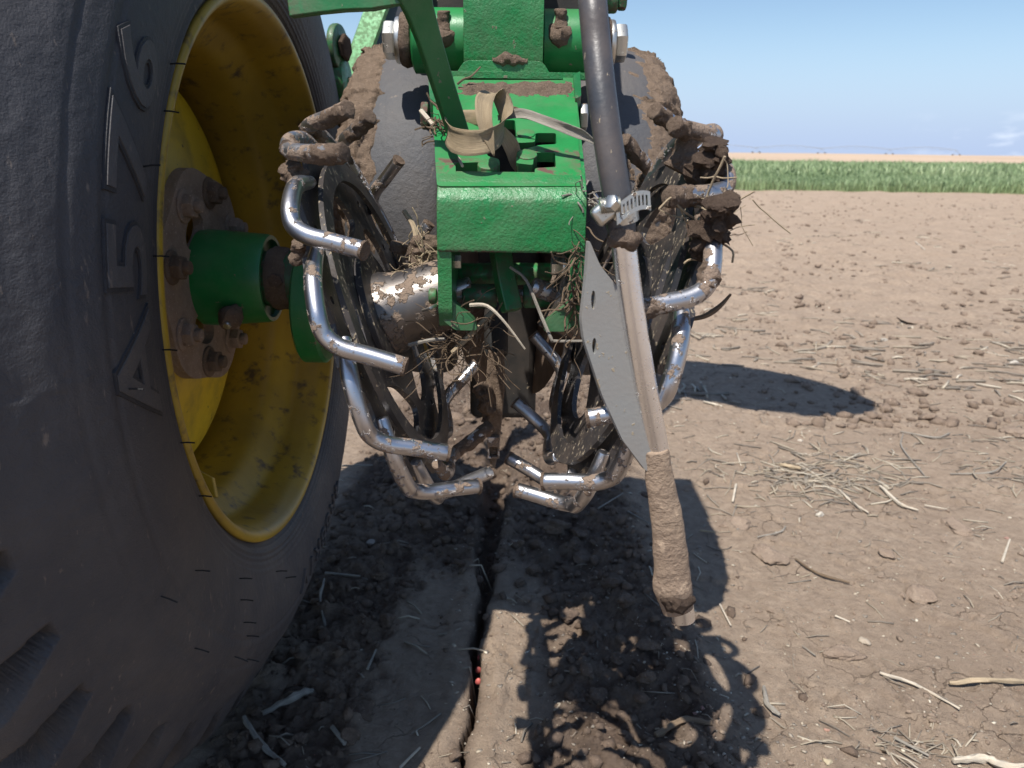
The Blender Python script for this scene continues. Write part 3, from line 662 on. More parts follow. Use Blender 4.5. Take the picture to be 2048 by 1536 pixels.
# ------------------------------------------------------------------ closing wheels
def rotaxes(tilt, yaw):
    ct, st, cy, sy = math.cos(tilt), math.sin(tilt), math.cos(yaw), math.sin(yaw)
    a = Vector((ct * cy, ct * sy, -st)); up = Vector((st * cy, st * sy, ct)); return a, up.cross(a), up
def closing_wheel(Cw, tilt, yaw, ph, Lf, g, sgn, label, muddy, seed, wph):
    rnd = random.Random(seed)
    a, fwv, up = rotaxes(tilt, yaw); Cw = Vector(Cw) + Vector((0, 0, EYE)); inn = a * sgn
    e1, e2 = -fwv, up
    T = thing('closing_wheel', label, 'closing wheel', Cw, 'spiked closing wheels')
    NF = 13; st = 2 * PI / NF; RB = 0.165
    def P(r, th, z=0.0): return Cw + e1 * (r * math.cos(th)) + e2 * (r * math.sin(th)) + inn * z
    # spider plate
    loop = []
    for k in range(NF):
        b0 = ph + k * st
        for fr, rr in ((0.02, 0.137), (0.16, 0.133), (0.34, 0.136), (0.50, 0.142), (0.62, 0.148), (0.74, 0.150), (0.86, 0.148), (0.95, 0.141)):
            th = b0 + fr * st; loop.append((rr * math.cos(th), rr * math.sin(th)))
    holes = []
    for k in range(5):
        b0 = wph + k * 2 * PI / 5; hl = []
        for q in range(28):
            t = 2 * PI * q / 28; u = math.cos(t); v = math.sin(t) * (1 - 0.35 * u * u)
            th = b0 + 0.50 * u; rr = 0.0885 + 0.0215 * v; hl.append((rr * math.cos(th), rr * math.sin(th)))
        holes.append(hl[::-1])
    for k in range(NF):
        b0 = ph + k * st + 0.45 * st
        holes.append([(0.1225 * math.cos(b0) + 0.0032 * math.cos(t), 0.1225 * math.sin(b0) + 0.0032 * math.sin(t)) for t in [2 * PI * q / 10 for q in range(10)]][::-1])
    bm = bmesh.new(); prism(bm, [loop] + holes, Cw, e1, e2, inn, -0.0055, -0.0005)
    pl = mesh_obj('spider_plate', bm, plate_black, T, smooth=False, bevel=0.0006)
    # inner clamp ring on the hub side
    V, Fc = lathe([(0.0075, 0.1165), (0.0075, 0.1335), (0.0115, 0.1335), (0.0115, 0.1165)], Cw, inn, e1, e2 * sgn, 96, close=True)
    mesh_obj('clamp_ring', (V, Fc), plate_black, T, auto=30)
    V, Fc = lathe([(0.0, 0.03), (0.0, 0.056), (0.006, 0.056), (0.006, 0.03)], Cw, inn, e1, e2 * sgn, 64)
    mesh_obj('clamp_washer', (V, Fc), plate_black, T, auto=30)
    # hub cup
    pr = [(-0.006, 0.001), (-0.006, 0.036), (0.010, 0.0365), (0.016, 0.034), (0.024, 0.0315), (0.060, 0.0305), (0.066, 0.0295), (0.066, 0.024), (0.060, 0.012), (0.060, 0.001)]
    V, Fc = lathe(pr, Cw, inn, e1, e2 * sgn, 64); mesh_obj('hub', (V, Fc), steel_hub, T, auto=35)
    bm = bmesh.new(); tube(bm, [P(0, 0, 0.055), P(0, 0, 0.084)], 0.008, 20); mesh_obj('axle', bm, steel_muddy, T)
    # fingers
    for k in range(NF):
        th = ph + k * st; tanv = (-e1 * math.sin(th) + e2 * math.cos(th)); radv = (e1 * math.cos(th) + e2 * math.sin(th))
        B = P(RB, th); tip = B + inn * Lf + tanv * g
        root = P(0.139, th + st * 0.98, 0.004); mid = P(0.157, th + st * 0.60, 0.002); m2 = P(0.1655, th + st * 0.25, 0.0)
        dirf = (tip - B).normalized()
        path = smoothpath([root, mid, m2, B + (m2 - B) * 0.28 , B + dirf * 0.010 + radv * 0.0006, B + dirf * 0.028, tip], 5)
        bm = bmesh.new(); rad = [0.0066] * len(path)
        for q in range(4): rad[q] = 0.0050 + 0.0004 * q
        tube(bm, path, [q * .95 for q in rad], 18, round_end=0.22)
        fm = steel_muddy if (k in muddy) else steel
        fo = mesh_obj('finger', bm, fm, T)
        # mud caked on the finger
        if k in muddy:
            bm = bmesh.new(); s = rnd.uniform(0.15, 0.5)
            p0 = B.lerp(tip, s); tube(bm, smoothpath([p0 - radv * .001, B.lerp(tip, min(0.93, s + .35)) + Vector((0, 0, -.001)), tip + dirf * 0.001], 7), [0.0052, 0.0064, 0.0064], 20, lump=0.0021, lscale=210)
            if rnd.random() < 0.7: tube(bm, smoothpath([B + tanv * 0.004, B + tanv * 0.012 - radv * 0.001, B + tanv * 0.026 - radv * 0.003], 7), [0.0052, 0.0066, 0.0045], 20, lump=0.0028, lscale=180)
            mesh_obj('mud', bm, mud, fo)
        else:
            bm = bmesh.new(); tube(bm, [tip - dirf * 0.0012, tip + dirf * 0.0003], 0.0064, 18, lump=0.0009, lscale=220, round_end=0.3); mesh_obj('mud', bm, mud, fo)
    return T, P, st
LW, PL, ST = closing_wheel((-.1149, .6624, -.1394), -.341, -.0166, .5796, .044, -.0307, 1, 'spiked closing wheel with bright bent steel fingers, beside the big tyre', {1, 2, 3, 8}, 3, R(12))
RW, PR, _ = closing_wheel((.0942, .6511, -.1373), .3501, .074, .8087, .0407, -.0253, -1, 'mud-caked spiked closing wheel behind the chrome tube, on the open field side', {0, 1, 2, 3, 12}, 5, R(27))
# hanging mud clumps on the right wheel, on the left wheel
def mudlump(pts, rad, m=mud_dark, lump=0.006, ls=110, parent=None, name='mud', seg=26, nn=9):
    bm = bmesh.new(); tube(bm, smoothpath(pts, nn), rad, seg, lump=lump, lscale=ls); return mesh_obj(name, bm, m, parent)
mudlump([W(1432, 285, .54), W(1422, 325, .545), W(1408, 365, .555), W(1395, 395, .565)], [.004, .008, .010, .006], mud_dark, .0095, 150, RW)
mudlump([W(1445, 400, .50), W(1440, 435, .51), W(1420, 462, .52), W(1405, 500, .535)], [.004, .007, .008, .005], mud_dark, .009, 150, RW)
mudlump([W(1434, 450, .515), W(1438, 482, .515), W(1437, 512, .515)], [.004, .003, .001], mud_dark, .001, 120, RW)
mudlump([W(1378, 275, .60), W(1368, 310, .60), W(1352, 342, .60)], [.006, .008, .009], mud, .003, 120, RW)
mudlump([W(578, 325, .60), W(588, 350, .605), W(600, 378, .61)], [.005, .009, .006], mud, .007, 110, LW)
mudlump([W(596, 478, .565), W(612, 510, .57), W(628, 528, .575)], [.005, .008, .003], mud, .005, 110, LW)
mudlump([W(608, 262, .66), W(608, 285, .66)], [.005, .007], mud, .004, 110, LW)
mudlump([W(1215, 900, .60), W(1205, 880, .60), W(1222, 868, .61)], [.003, .006, .003], mud, .004, 110, RW)

# ------------------------------------------------------------------ green closing wheel frame
BX0, BX1 = -0.0585, 0.0545
XC = (BX0 + BX1) / 2
def frame():
    T = thing('closing_bracket', 'green cast closing wheel frame with notched lever slots, between the spiked wheels', 'frame', (XC, 0.66, 0.6))
    Fp = Vector((XC, 0.607, EYE - 0.0255)); Rp = Vector((XC, 0.788, EYE + 0.069))
    ey = (Rp - Fp).normalized(); Ln = (Rp - Fp).length; ex = Vector((1, 0, 0)); ez = ex.cross(ey)
    def loc(u, v):         # image direction -> (x, y) on the top plate plane
        r = ray(u, v); o = Vector((0, 0, EYE)); t = (Fp - o).dot(ez) / r.dot(ez); p = o + r * t - Fp; return (p.dot(ex), p.dot(ey))
    outer = [loc(874, 372), loc(870, 312), loc(866, 210), loc(866, 160), loc(1152, 160), loc(1154, 210), loc(1158, 300), loc(1166, 372)]
    outer = roundpoly(outer, 0.004)
    hole = [(912, 362), (911, 326), (960, 324), (960, 337), (992, 337), (1000, 328), (998, 318), (975, 312), (972, 298), (972, 268), (995, 262), (1000, 240), (1030, 240), (1034, 286), (1070, 284), (1071, 266), (1112, 266), (1113, 288), (1078, 290), (1034, 302), (1032, 326), (1066, 330), (1068, 305), (1110, 305), (1112, 334), (1070, 336), (1068, 362)]
    hole = [loc(u, v) for u, v in hole]
    bm = bmesh.new(); prism(bm, [outer, roundpoly(hole, 0.0025, 3)[::-1]], Fp, ex, ey, ez, -0.0085, 0)
    body = mesh_obj('top_plate', bm, green_smooth, T, bevel=0.0012)
    # front face: rounded lip going down
    bm = bmesh.new(); prof = []
    zt = Fp.z; yf = Fp.y
    pts = [(yf + 0.020, zt + 0.0100), (yf + 0.006, zt + 0.0035), (yf - 0.004, zt - 0.006), (yf - 0.0075, zt - 0.016), (yf - 0.007, zt - 0.045), (yf - 0.006, zt - 0.050), (yf + 0.004, zt - 0.050), (yf + 0.004, zt - 0.018), (yf + 0.010, zt - 0.006), (yf + 0.022, zt + 0.001)]
    # with the arc smoothed
    sm = smoothpath([Vector((0, a, b)) for a, b in pts[:6]], 5); prof = [(p.y, p.z) for p in sm] + pts[6:]
    secs = np.linspace(BX0 + 0.0005, BX1 - 0.0005, 3)
    rings = []
    for x in (BX0 - 0.0005, BX1 + 0.0005):
        rings.append([bm.verts.new((x, a, b)) for a, b in prof])
    for i in range(len(prof)):
        j = (i + 1) % len(prof); bm.faces.new((rings[0][i], rings[0][j], rings[1][j], rings[1][i]))
    bm.faces.new(rings[0]); bm.faces.new(rings[1][::-1])
    fo = mesh_obj('front_face', bm, green, T, bevel=0.0022)
    fo['label'] = 'rough cast front face with chipped lower edge'
    # side plates, drawn in the YZ plane
    side = [(yf - 0.0045, zt - 0.040), (yf - 0.002, zt - 0.098), (yf + 0.006, zt - 0.112), (yf + 0.03, zt - 0.112), (yf + 0.075, zt - 0.085), (yf + 0.14, zt - 0.02), (Rp.y + 0.02, Rp.z - 0.035), (Rp.y + 0.02, Rp.z - 0.0005), (Rp.y - 0.004, Rp.z - 0.0015), (yf + 0.016, zt + 0.0065), (yf - 0.0025, zt - 0.010)]
    side = roundpoly(side, 0.004)
    bm = bmesh.new(); prism(bm, [side], (BX0 - 0.001, 0, 0), (0, 1, 0), (0, 0, 1), (1, 0, 0), 0, 0.011); mesh_obj('side_plate', bm, green, T, bevel=0.002)
    bm = bmesh.new(); prism(bm, [side], (BX1 - 0.010, 0, 0), (0, 1, 0), (0, 0, 1), (1, 0, 0), 0, 0.011); mesh_obj('side_plate', bm, green, T, bevel=0.002)
    # inward feet at the bottom of the sides
    for x0, s in ((BX0 + 0.006, 1), (BX1 - 0.006, -1)):
        bm = bmesh.new(); prism(bm, [roundpoly([(0, 0.024), (0.004 * s, 0.016), (0.022 * s, 0.0), (0.024 * s, -0.008), (0.006 * s, -0.008), (-0.004 * s, 0.0)], 0.003)], (x0, yf + 0.002, zt - 0.106), (1, 0, 0), (0, 0, 1), (0, 1, 0), 0, 0.012)
        mesh_obj('foot', bm, green_dark, T, bevel=0.0015)
    # shoulder wings at the rear corners and the raised web
    bm = bmesh.new()
    prism(bm, [roundpoly([loc(856, 150), loc(860, 205), loc(872, 215), loc(876, 160)], 0.003)], Fp, ex, ey, ez, -0.03, 0.004)
    prism(bm, [roundpoly([loc(1146, 158), loc(1150, 206), loc(1162, 200), loc(1160, 150)], 0.003)], Fp, ex, ey, ez, -0.03, 0.004)
    mesh_obj('shoulder', bm, green_dark, T, bevel=0.002)
    bm = bmesh.new()
    a = [W(868, 158, .79), W(1150, 160, .79), W(1150, 150, .80), W(868, 148, .80)]
    prism(bm, [roundpoly([(-0.0755, 0), (-0.0755, 0.006), (0.0695, 0.006), (0.0695, 0)], 0.002)], (0, 0.786, EYE + 0.066), (1, 0, 0), (0, 0, 1), (0, 1, 0), 0, 0.012)
    mesh_obj('rear_lip', bm, green, T, bevel=0.002)
    # neck rising to the pivot tube
    bm = bmesh.new(); zt2 = W(1000, 125, .815).z; zb = W(1000, 152, .80).z
    xl, xr = W(905, 140, .80).x, W(1108, 140, .80).x
    xs_ = [xl, W(932, 126, .82).x, W(1084, 126, .82).x, xr]
    prism(bm, [roundpoly([(xs_[0], zb - 0.004), (xs_[1], zt2), (xs_[2], zt2), (xs_[3], zb - 0.004)], 0.006)], (0, 0.797, 0), (1, 0, 0), (0, 0, 1), (0, 1, 0), 0, 0.06)
    mesh_obj('neck', bm, green, T, bevel=0.003)
    # lips round the lever notches
    for (u, v, wx) in ((976, 330, 0.0065), (1054, 310, 0.0065), (1052, 268, 0.006)):
        x, y = loc(u, v); p = Fp + ex * x + ey * y
        bm = bmesh.new(); tube(bm, [p - ez * 0.022, p + ez * 0.0012], wx + 0.002, 20, round_end=0.15); mesh_obj('notch_lug', bm, green_smooth, T)
    # hardware inside the channel
    def xt(u0, u1, v, Y, r, nm, m=green_dark, **k):
        bm = bmesh.new(); tube(bm, [W(u0, v, Y), W(u1, v, Y)], r, 24, **k); return mesh_obj(nm, bm, m, T)
    xt(925, 994, 592, .66, .0105, 'sleeve'); xt(1046, 1115, 592, .66, .0105, 'sleeve'); xt(880, 1150, 592, .66, .0055, 'pin', steel_muddy)
    xt(900, 1150, 548, .69, .010, 'cross_tube', green_smooth)
    bm = bmesh.new(); c = W(1113, 531, .635); tube(bm, [c + Vector((-.0045, 0, 0)), c + Vector((.005, 0, 0))], .0085, 6, round_end=.1); tube(bm, [c + Vector((.0045, 0, 0)), c + Vector((.009, 0, 0))], .010, 20, round_end=.1); mesh_obj('bolt', bm, zinc, T)
    bm = bmesh.new(); c = W(913, 524, .64); tube(bm, [c + Vector((-.006, 0, 0)), c + Vector((.004, 0, 0))], .006, 6, round_end=.1); mesh_obj('bolt', bm, zinc, T)
    bm = bmesh.new(); tube(bm, [W(858, 592, .62), W(874, 592, .62)], .0065, 18); mesh_obj('pin_end', bm, green_smooth, T)
    bm = bmesh.new(); tube(bm, smoothpath([W(845, 621, .61), W(860, 617, .60), W(872, 610, .61)], 4), .0013, 8); mesh_obj('cotter', bm, zinc, T)
    for (u, v) in ((858, 232), (1159, 235)):
        bm = bmesh.new(); c = W(u, v, .75); s = -1 if u < 1000 else 1
        tube(bm, [c, c + Vector((s * .007, 0, 0))], .0125, 6, round_end=.12); mesh_obj('bolt', bm, zinc if s > 0 else green_dark, T)
    # dusty soil lying on the plate
    Vv = []; n1, n2 = 110, 22
    for j in range(n2):
        for i in range(n1):
            u = 915 + (1150 - 915) * i / (n1 - 1); v = 160 + (196 - 160) * j / (n2 - 1)
            x, y = loc(u, v); ed = min(j, n2 - 1 - j) / (n2 / 2) ; ex_ = min(i, n1 - 1 - i) / (n1 * 0.10); wob = 0.35 * noise.noise(Vector((i * .09, 3, 1.7)))
            hgt_ = 0.0055 * max(-0.4, min(1, ed * 1.3 - 0.25 + wob)) * min(1, ex_)
            p = Fp + ex * x + ey * y; hgt_ += 0.0011 * noise.noise(p * 500) + 0.0014 * noise.noise(p * 190) - 0.0006
            Vv.append(p + ez * hgt_)
    Fc = [(j * n1 + i, j * n1 + i + 1, (j + 1) * n1 + i + 1, (j + 1) * n1 + i) for j in range(n2 - 1) for i in range(n1 - 1)]
    o = mesh_obj('loose_soil', (Vv, Fc), mud, body, auto=0)
    return T, Fp, ex, ey, ez, loc
FR, Fp, fex, fey, fez, floc = frame()

# pivot: cross tubes, centre block, bolts
def pivot():
    Yp = 0.86; zc = W(1000, 84, Yp).z
    T = thing('pivot_joint', 'green pivot tube with big hex bolts above the closing wheel frame', 'pivot', (XC, Yp, zc))
    def xx(u): return W(u, 84, Yp - 0.02).x
    for a, b in ((822, 932), (1084, 1198)):
        V, Fc = lathe([(0, 0.001), (0, 0.028), (0.002, 0.0315), (xx(b) - xx(a) - 0.002, 0.0315), (xx(b) - xx(a), 0.028), (xx(b) - xx(a), .001)], (xx(a), Yp, zc), AX, E1, E2, 64); mesh_obj('pivot_tube', (V, Fc), green_smooth, T, auto=35)
    # centre casting, rounded, taller
    bm = bmesh.new(); pr = roundpoly([(Yp - 0.042, zc - 0.034), (Yp - 0.046, zc + 0.03), (Yp - 0.035, zc + 0.11), (Yp + 0.05, zc + 0.12), (Yp + 0.05, zc - 0.034)], 0.016, 6)
    prism(bm, [pr], (xx(930), 0, 0), (0, 1, 0), (0, 0, 1), (1, 0, 0), 0, xx(1085) - xx(930)); mesh_obj('centre_block', bm, green, T, bevel=0.004)
    for s, u0 in ((-1, 822), (1, 1198)):
        x = xx(u0)
        bm = bmesh.new(); tube(bm, [Vector((x, Yp, zc)), Vector((x + s * .014, Yp, zc))], .026, 32, lump=.002 , lscale=80); mesh_obj('mud', bm, mud, T)
        bm = bmesh.new(); tube(bm, [Vector((x + s * .010, Yp, zc)), Vector((x + s * .018, Yp, zc))], .0225, 32, round_end=.1); mesh_obj('washer', bm, zinc, T)
        bm = bmesh.new(); tube(bm, [Vector((x + s * .018, Yp, zc)), Vector((x + s * .030, Yp, zc))], .0185, 6, round_end=.14); mesh_obj('hex_nut', bm, zinc, T)
    # grease fittings under mud
    for (u, v, m) in ((888, 32, mud), (1121, 28, mud)):
        p = W(u, v + 12, Yp - 0.026); bm = bmesh.new()
        tube(bm, smoothpath([p - Vector((0, 0, .010)), p, p + Vector((0, -.002, .010))], 5), [.008, .0055, .0055], 18, lump=.002, lscale=160)
        tube(bm, smoothpath([p + Vector((-.010, .004, -.004)), p + Vector((0, -.003, -.016)), p + Vector((.012, .004, -.006))], 6), [.004, .009, .004], 16, lump=.003, lscale=120)
        mesh_obj('muddy_grease_fitting', bm, m, T)
    # dark casting behind
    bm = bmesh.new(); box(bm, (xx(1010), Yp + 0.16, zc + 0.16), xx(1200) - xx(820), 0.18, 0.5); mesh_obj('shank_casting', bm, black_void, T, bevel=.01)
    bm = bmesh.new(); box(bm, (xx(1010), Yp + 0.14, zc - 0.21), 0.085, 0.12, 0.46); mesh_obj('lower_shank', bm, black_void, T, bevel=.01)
    bm = bmesh.new(); box(bm, (xx(812), Yp + 0.09, zc + 0.09), 0.012, 0.10, 0.16); mesh_obj('side_web', bm, green_smooth, T, bevel=.003)
    bm = bmesh.new(); c = W(1228, 2, .95); tube(bm, [c + Vector((-.012, 0, 0)), c + Vector((.004, 0, 0))], .013, 20); tube(bm, [c + Vector((.004, 0, 0)), c + Vector((.014, 0, 0))], .010, 6); mesh_obj('side_bolt', bm, green_dark, T)
pivot()

# adjusting lever
def lever():
    T = thing('adjusting_lever', 'green forked adjusting lever standing in the slots of the frame, leaf wrapped round its foot', 'lever', W(930, 250, .665))
    def strap(pts, wd, th, nm, m=green_lever):
        # pts list of (u, v, Y, half width px)
        bm = bmesh.new(); rings = []
        n = len(pts)
        for i, (u, v, Y, hw) in enumerate(pts):
            c = W(u, v, Y); a = W(*pts[max(0, i - 1)][:3]); b = W(*pts[min(n - 1, i + 1)][:3]); t = (b - a).normalized()
            nrm = Vector((0.45, -1, 0.15)); nrm = (nrm - t * nrm.dot(t)).normalized(); s = t.cross(nrm).normalized(); h = hw / F * Y
            rings.append([bm.verts.new(c + s * h * sx + nrm * th * sn) for sx, sn in ((-1, -1), (1, -1), (1, 1), (-1, 1))])
        for i in range(n - 1):
            for k in range(4): bm.faces.new((rings[i][k], rings[i][(k + 1) % 4], rings[i + 1][(k + 1) % 4], rings[i + 1][k]))
        bm.faces.new(rings[0][::-1]); bm.faces.new(rings[-1])
        return mesh_obj(nm, bm, m, T, bevel=.0012)
    strap([(935, 330, .68, 20), (912, 252, .67, 20), (884, 165, .655, 21), (856, 75, .64, 23), (838, 20, .63, 27), (822, -30, .62, 36), (812, -80, .61, 36)], 0, .0042, 'arm')
    strap([(835, -38, .62, 20), (800, -10, .622, 17), (745, 2, .625, 16), (690, 3, .63, 17), (640, 8, .632, 17), (580, 16, .635, 17)], 0, .0040, 'branch')
    strap([(815, -70, .61, 26), (830, -160, .60, 20), (850, -260, .59, 18)], 0, .0042, 'handle')
    # lower end seen under the frame
    strap([(1000, 500, .650, 19), (1010, 560, .640, 19), (1024, 622, .632, 19)], 0, .006, 'lower_end')
lever()

# ------------------------------------------------------------------ gauge wheels and opener discs
GC = Vector((0, 1.05, EYE - 0.084))
def gauge(side, label, xin, xout, mudfrom):
    s = side
    T = thing('gauge_wheel', label, 'gauge wheel', (s * (xin + xout) / 2, GC.y, GC.z), 'gauge wheels')
    c0 = Vector((0, GC.y, GC.z)); ax = Vector((s, 0, 0))
    key = [(xin, 0.12), (xin, 0.185), (xin + 0.004, 0.203), (xin + 0.014, 0.209), (xin + 0.035, 0.2105), (xin + 0.06, 0.2085), (xin + 0.085, 0.202), (xout - 0.018, 0.190), (xout - 0.008, 0.172), (xout - 0.004, 0.14), (xout - 0.010, 0.10), (xout - 0.03, 0.06), (xout - 0.03, 0.001)]
    pv = smoothpath([Vector((a, b, 0)) for a, b in key], 5)
    V, Fc = lathe([(p.x, max(.001, p.y)) for p in pv], c0, ax, E1, E2, 180)
    mesh_obj('tyre', (V, Fc), rubber_gauge, T, auto=0)
    # thick cake of soil on the outer shoulder
    pk = [(mudfrom - .010, 0.196), (mudfrom + 0.004, 0.2065), (mudfrom + 0.018, 0.2085), ((mudfrom + xout) / 2 + .01, 0.205), (xout - 0.014, 0.196), (xout - 0.002, 0.180), (xout + 0.006, 0.165), (xout + 0.004, 0.12), (xout - 0.012, 0.06), (xout - 0.02, 0.001)]
    pv = smoothpath([Vector((a, b, 0)) for a, b in pk], 9)
    def disp(X, Rr, TH):
        n, m = X.shape; dx = np.gradient(X[:, 0]); dr = np.gradient(Rr[:, 0]); ln = np.hypot(dx, dr) + 1e-9
        nx = (dr / ln)[:, None]; nr = (-dx / ln)[:, None]
        arc = np.cumsum(ln)[:, None] + 0 * TH
        u = TH * 0.2
        base = 0.007 * vfbm(u, arc, 30, 5, 51 + int(s), 0.6) + 0.007 * np.clip(vfbm(u, arc, 55, 3, 53), 0, 1) - 0.006 * np.exp(-(vfbm(u, arc, 18, 3, 55) / 0.03) ** 2) + 0.0008 * vfbm(u, arc, 400, 3, 57) + 0.002
        edge = sstep(0.0, 0.02, arc + 0.012 * vfbm(u, arc * 0, 14, 3, 59))
        d = -0.004 + (base + 0.004) * edge
        # periodic boundary blend in theta
        w_ = sstep(0, 0.15, TH) * sstep(0, 0.15, 2 * PI - TH); d = d * w_
        return X - 0 + nx * d * (1), Rr + nr * d
    V, Fc = lathe([(p.x, max(.001, p.y)) for p in pv], c0, ax, -E1, E2, 560, disp)
    o = mesh_obj('mud_cake', (V, Fc), mud_light, T, auto=0)
gauge(-1, 'grey rubber gauge wheel with soil caked on its outer shoulder, behind the left closing wheel', 0.075, 0.200, 0.146)
gauge(1, 'gauge wheel thickly coated in cracked soil, behind the black hose', 0.065, 0.187, 0.100)
for s, lab in ((-1, 'dark soil-stained opener disc in the shade on the tyre side of the frame'), (1, 'brown rusty opener disc showing under the frame, beside the chrome tube plate')):
    bm = bmesh.new()
    ax = Vector((s, 0.22, -0.10)).normalized(); e2 = (E2 - ax * E2.dot(ax)).normalized(); e1 = ax.cross(e2)
    V, Fc = lathe([(0.0, 0.001), (0.0, 0.178), (0.0015, 0.185), (0.004, 0.178), (0.004, 0.001)], (s * 0.030, 1.00, EYE - 0.122), ax, e1, e2, 120)
    bm.free(); o = mesh_obj('opener_disc', (V, Fc), blade_mat, None, auto=35); tag(o, lab, 'disc', 'opener discs')

# seed firmer strap between the wheels
def firmer():
    T = thing('seed_strap', 'narrow mud-plastered strap with a square tube end hanging between the spiked wheels', 'strap', W(988, 945, .79))
    Y = .79
    poly = [(976, 700), (972, 760), (975, 820), (974, 870), (980, 925), (988, 946), (998, 900), (1004, 840), (1009, 780), (1008, 700)]
    pts = [W(u, v, Y) for u, v in poly]
    bm = bmesh.new(); prism(bm, [[(p.x, p.z) for p in pts]], (0, 0, 0), (1, 0, 0), (0, 0, 1), (0, 1, 0), Y, Y + .03); mesh_obj('strap', bm, mud_light, T, bevel=.002)
    bm = bmesh.new(); o_ = [W(u, v, Y - .004) for u, v in ((975, 872), (975, 915), (999, 915), (999, 872))]; i_ = [W(u, v, Y - .004) for u, v in ((979, 892), (979, 911), (995, 911), (995, 892))]
    prism(bm, [[(p.x, p.z) for p in o_], [(p.x, p.z) for p in i_][::-1]], (0, 0, 0), (1, 0, 0), (0, 0, 1), (0, 1, 0), Y - .008, Y - .0005); mesh_obj('square_tube', bm, steel_muddy, T, smooth=False, bevel=.0008)
    bm = bmesh.new(); tube(bm, smoothpath([W(958, 768, Y - .006), W(968, 785, Y - .006), W(973, 812, Y - .006), W(974, 840, Y - .005)], 7), [.004, .008, .006, .003], 20, lump=.006, lscale=120); mesh_obj('mud', bm, mud, T)
    bm = bmesh.new(); tube(bm, [W(992, 560, .84), W(992, 712, .80)], .013, 16); mesh_obj('seed_tube', bm, black_void, T)
firmer()

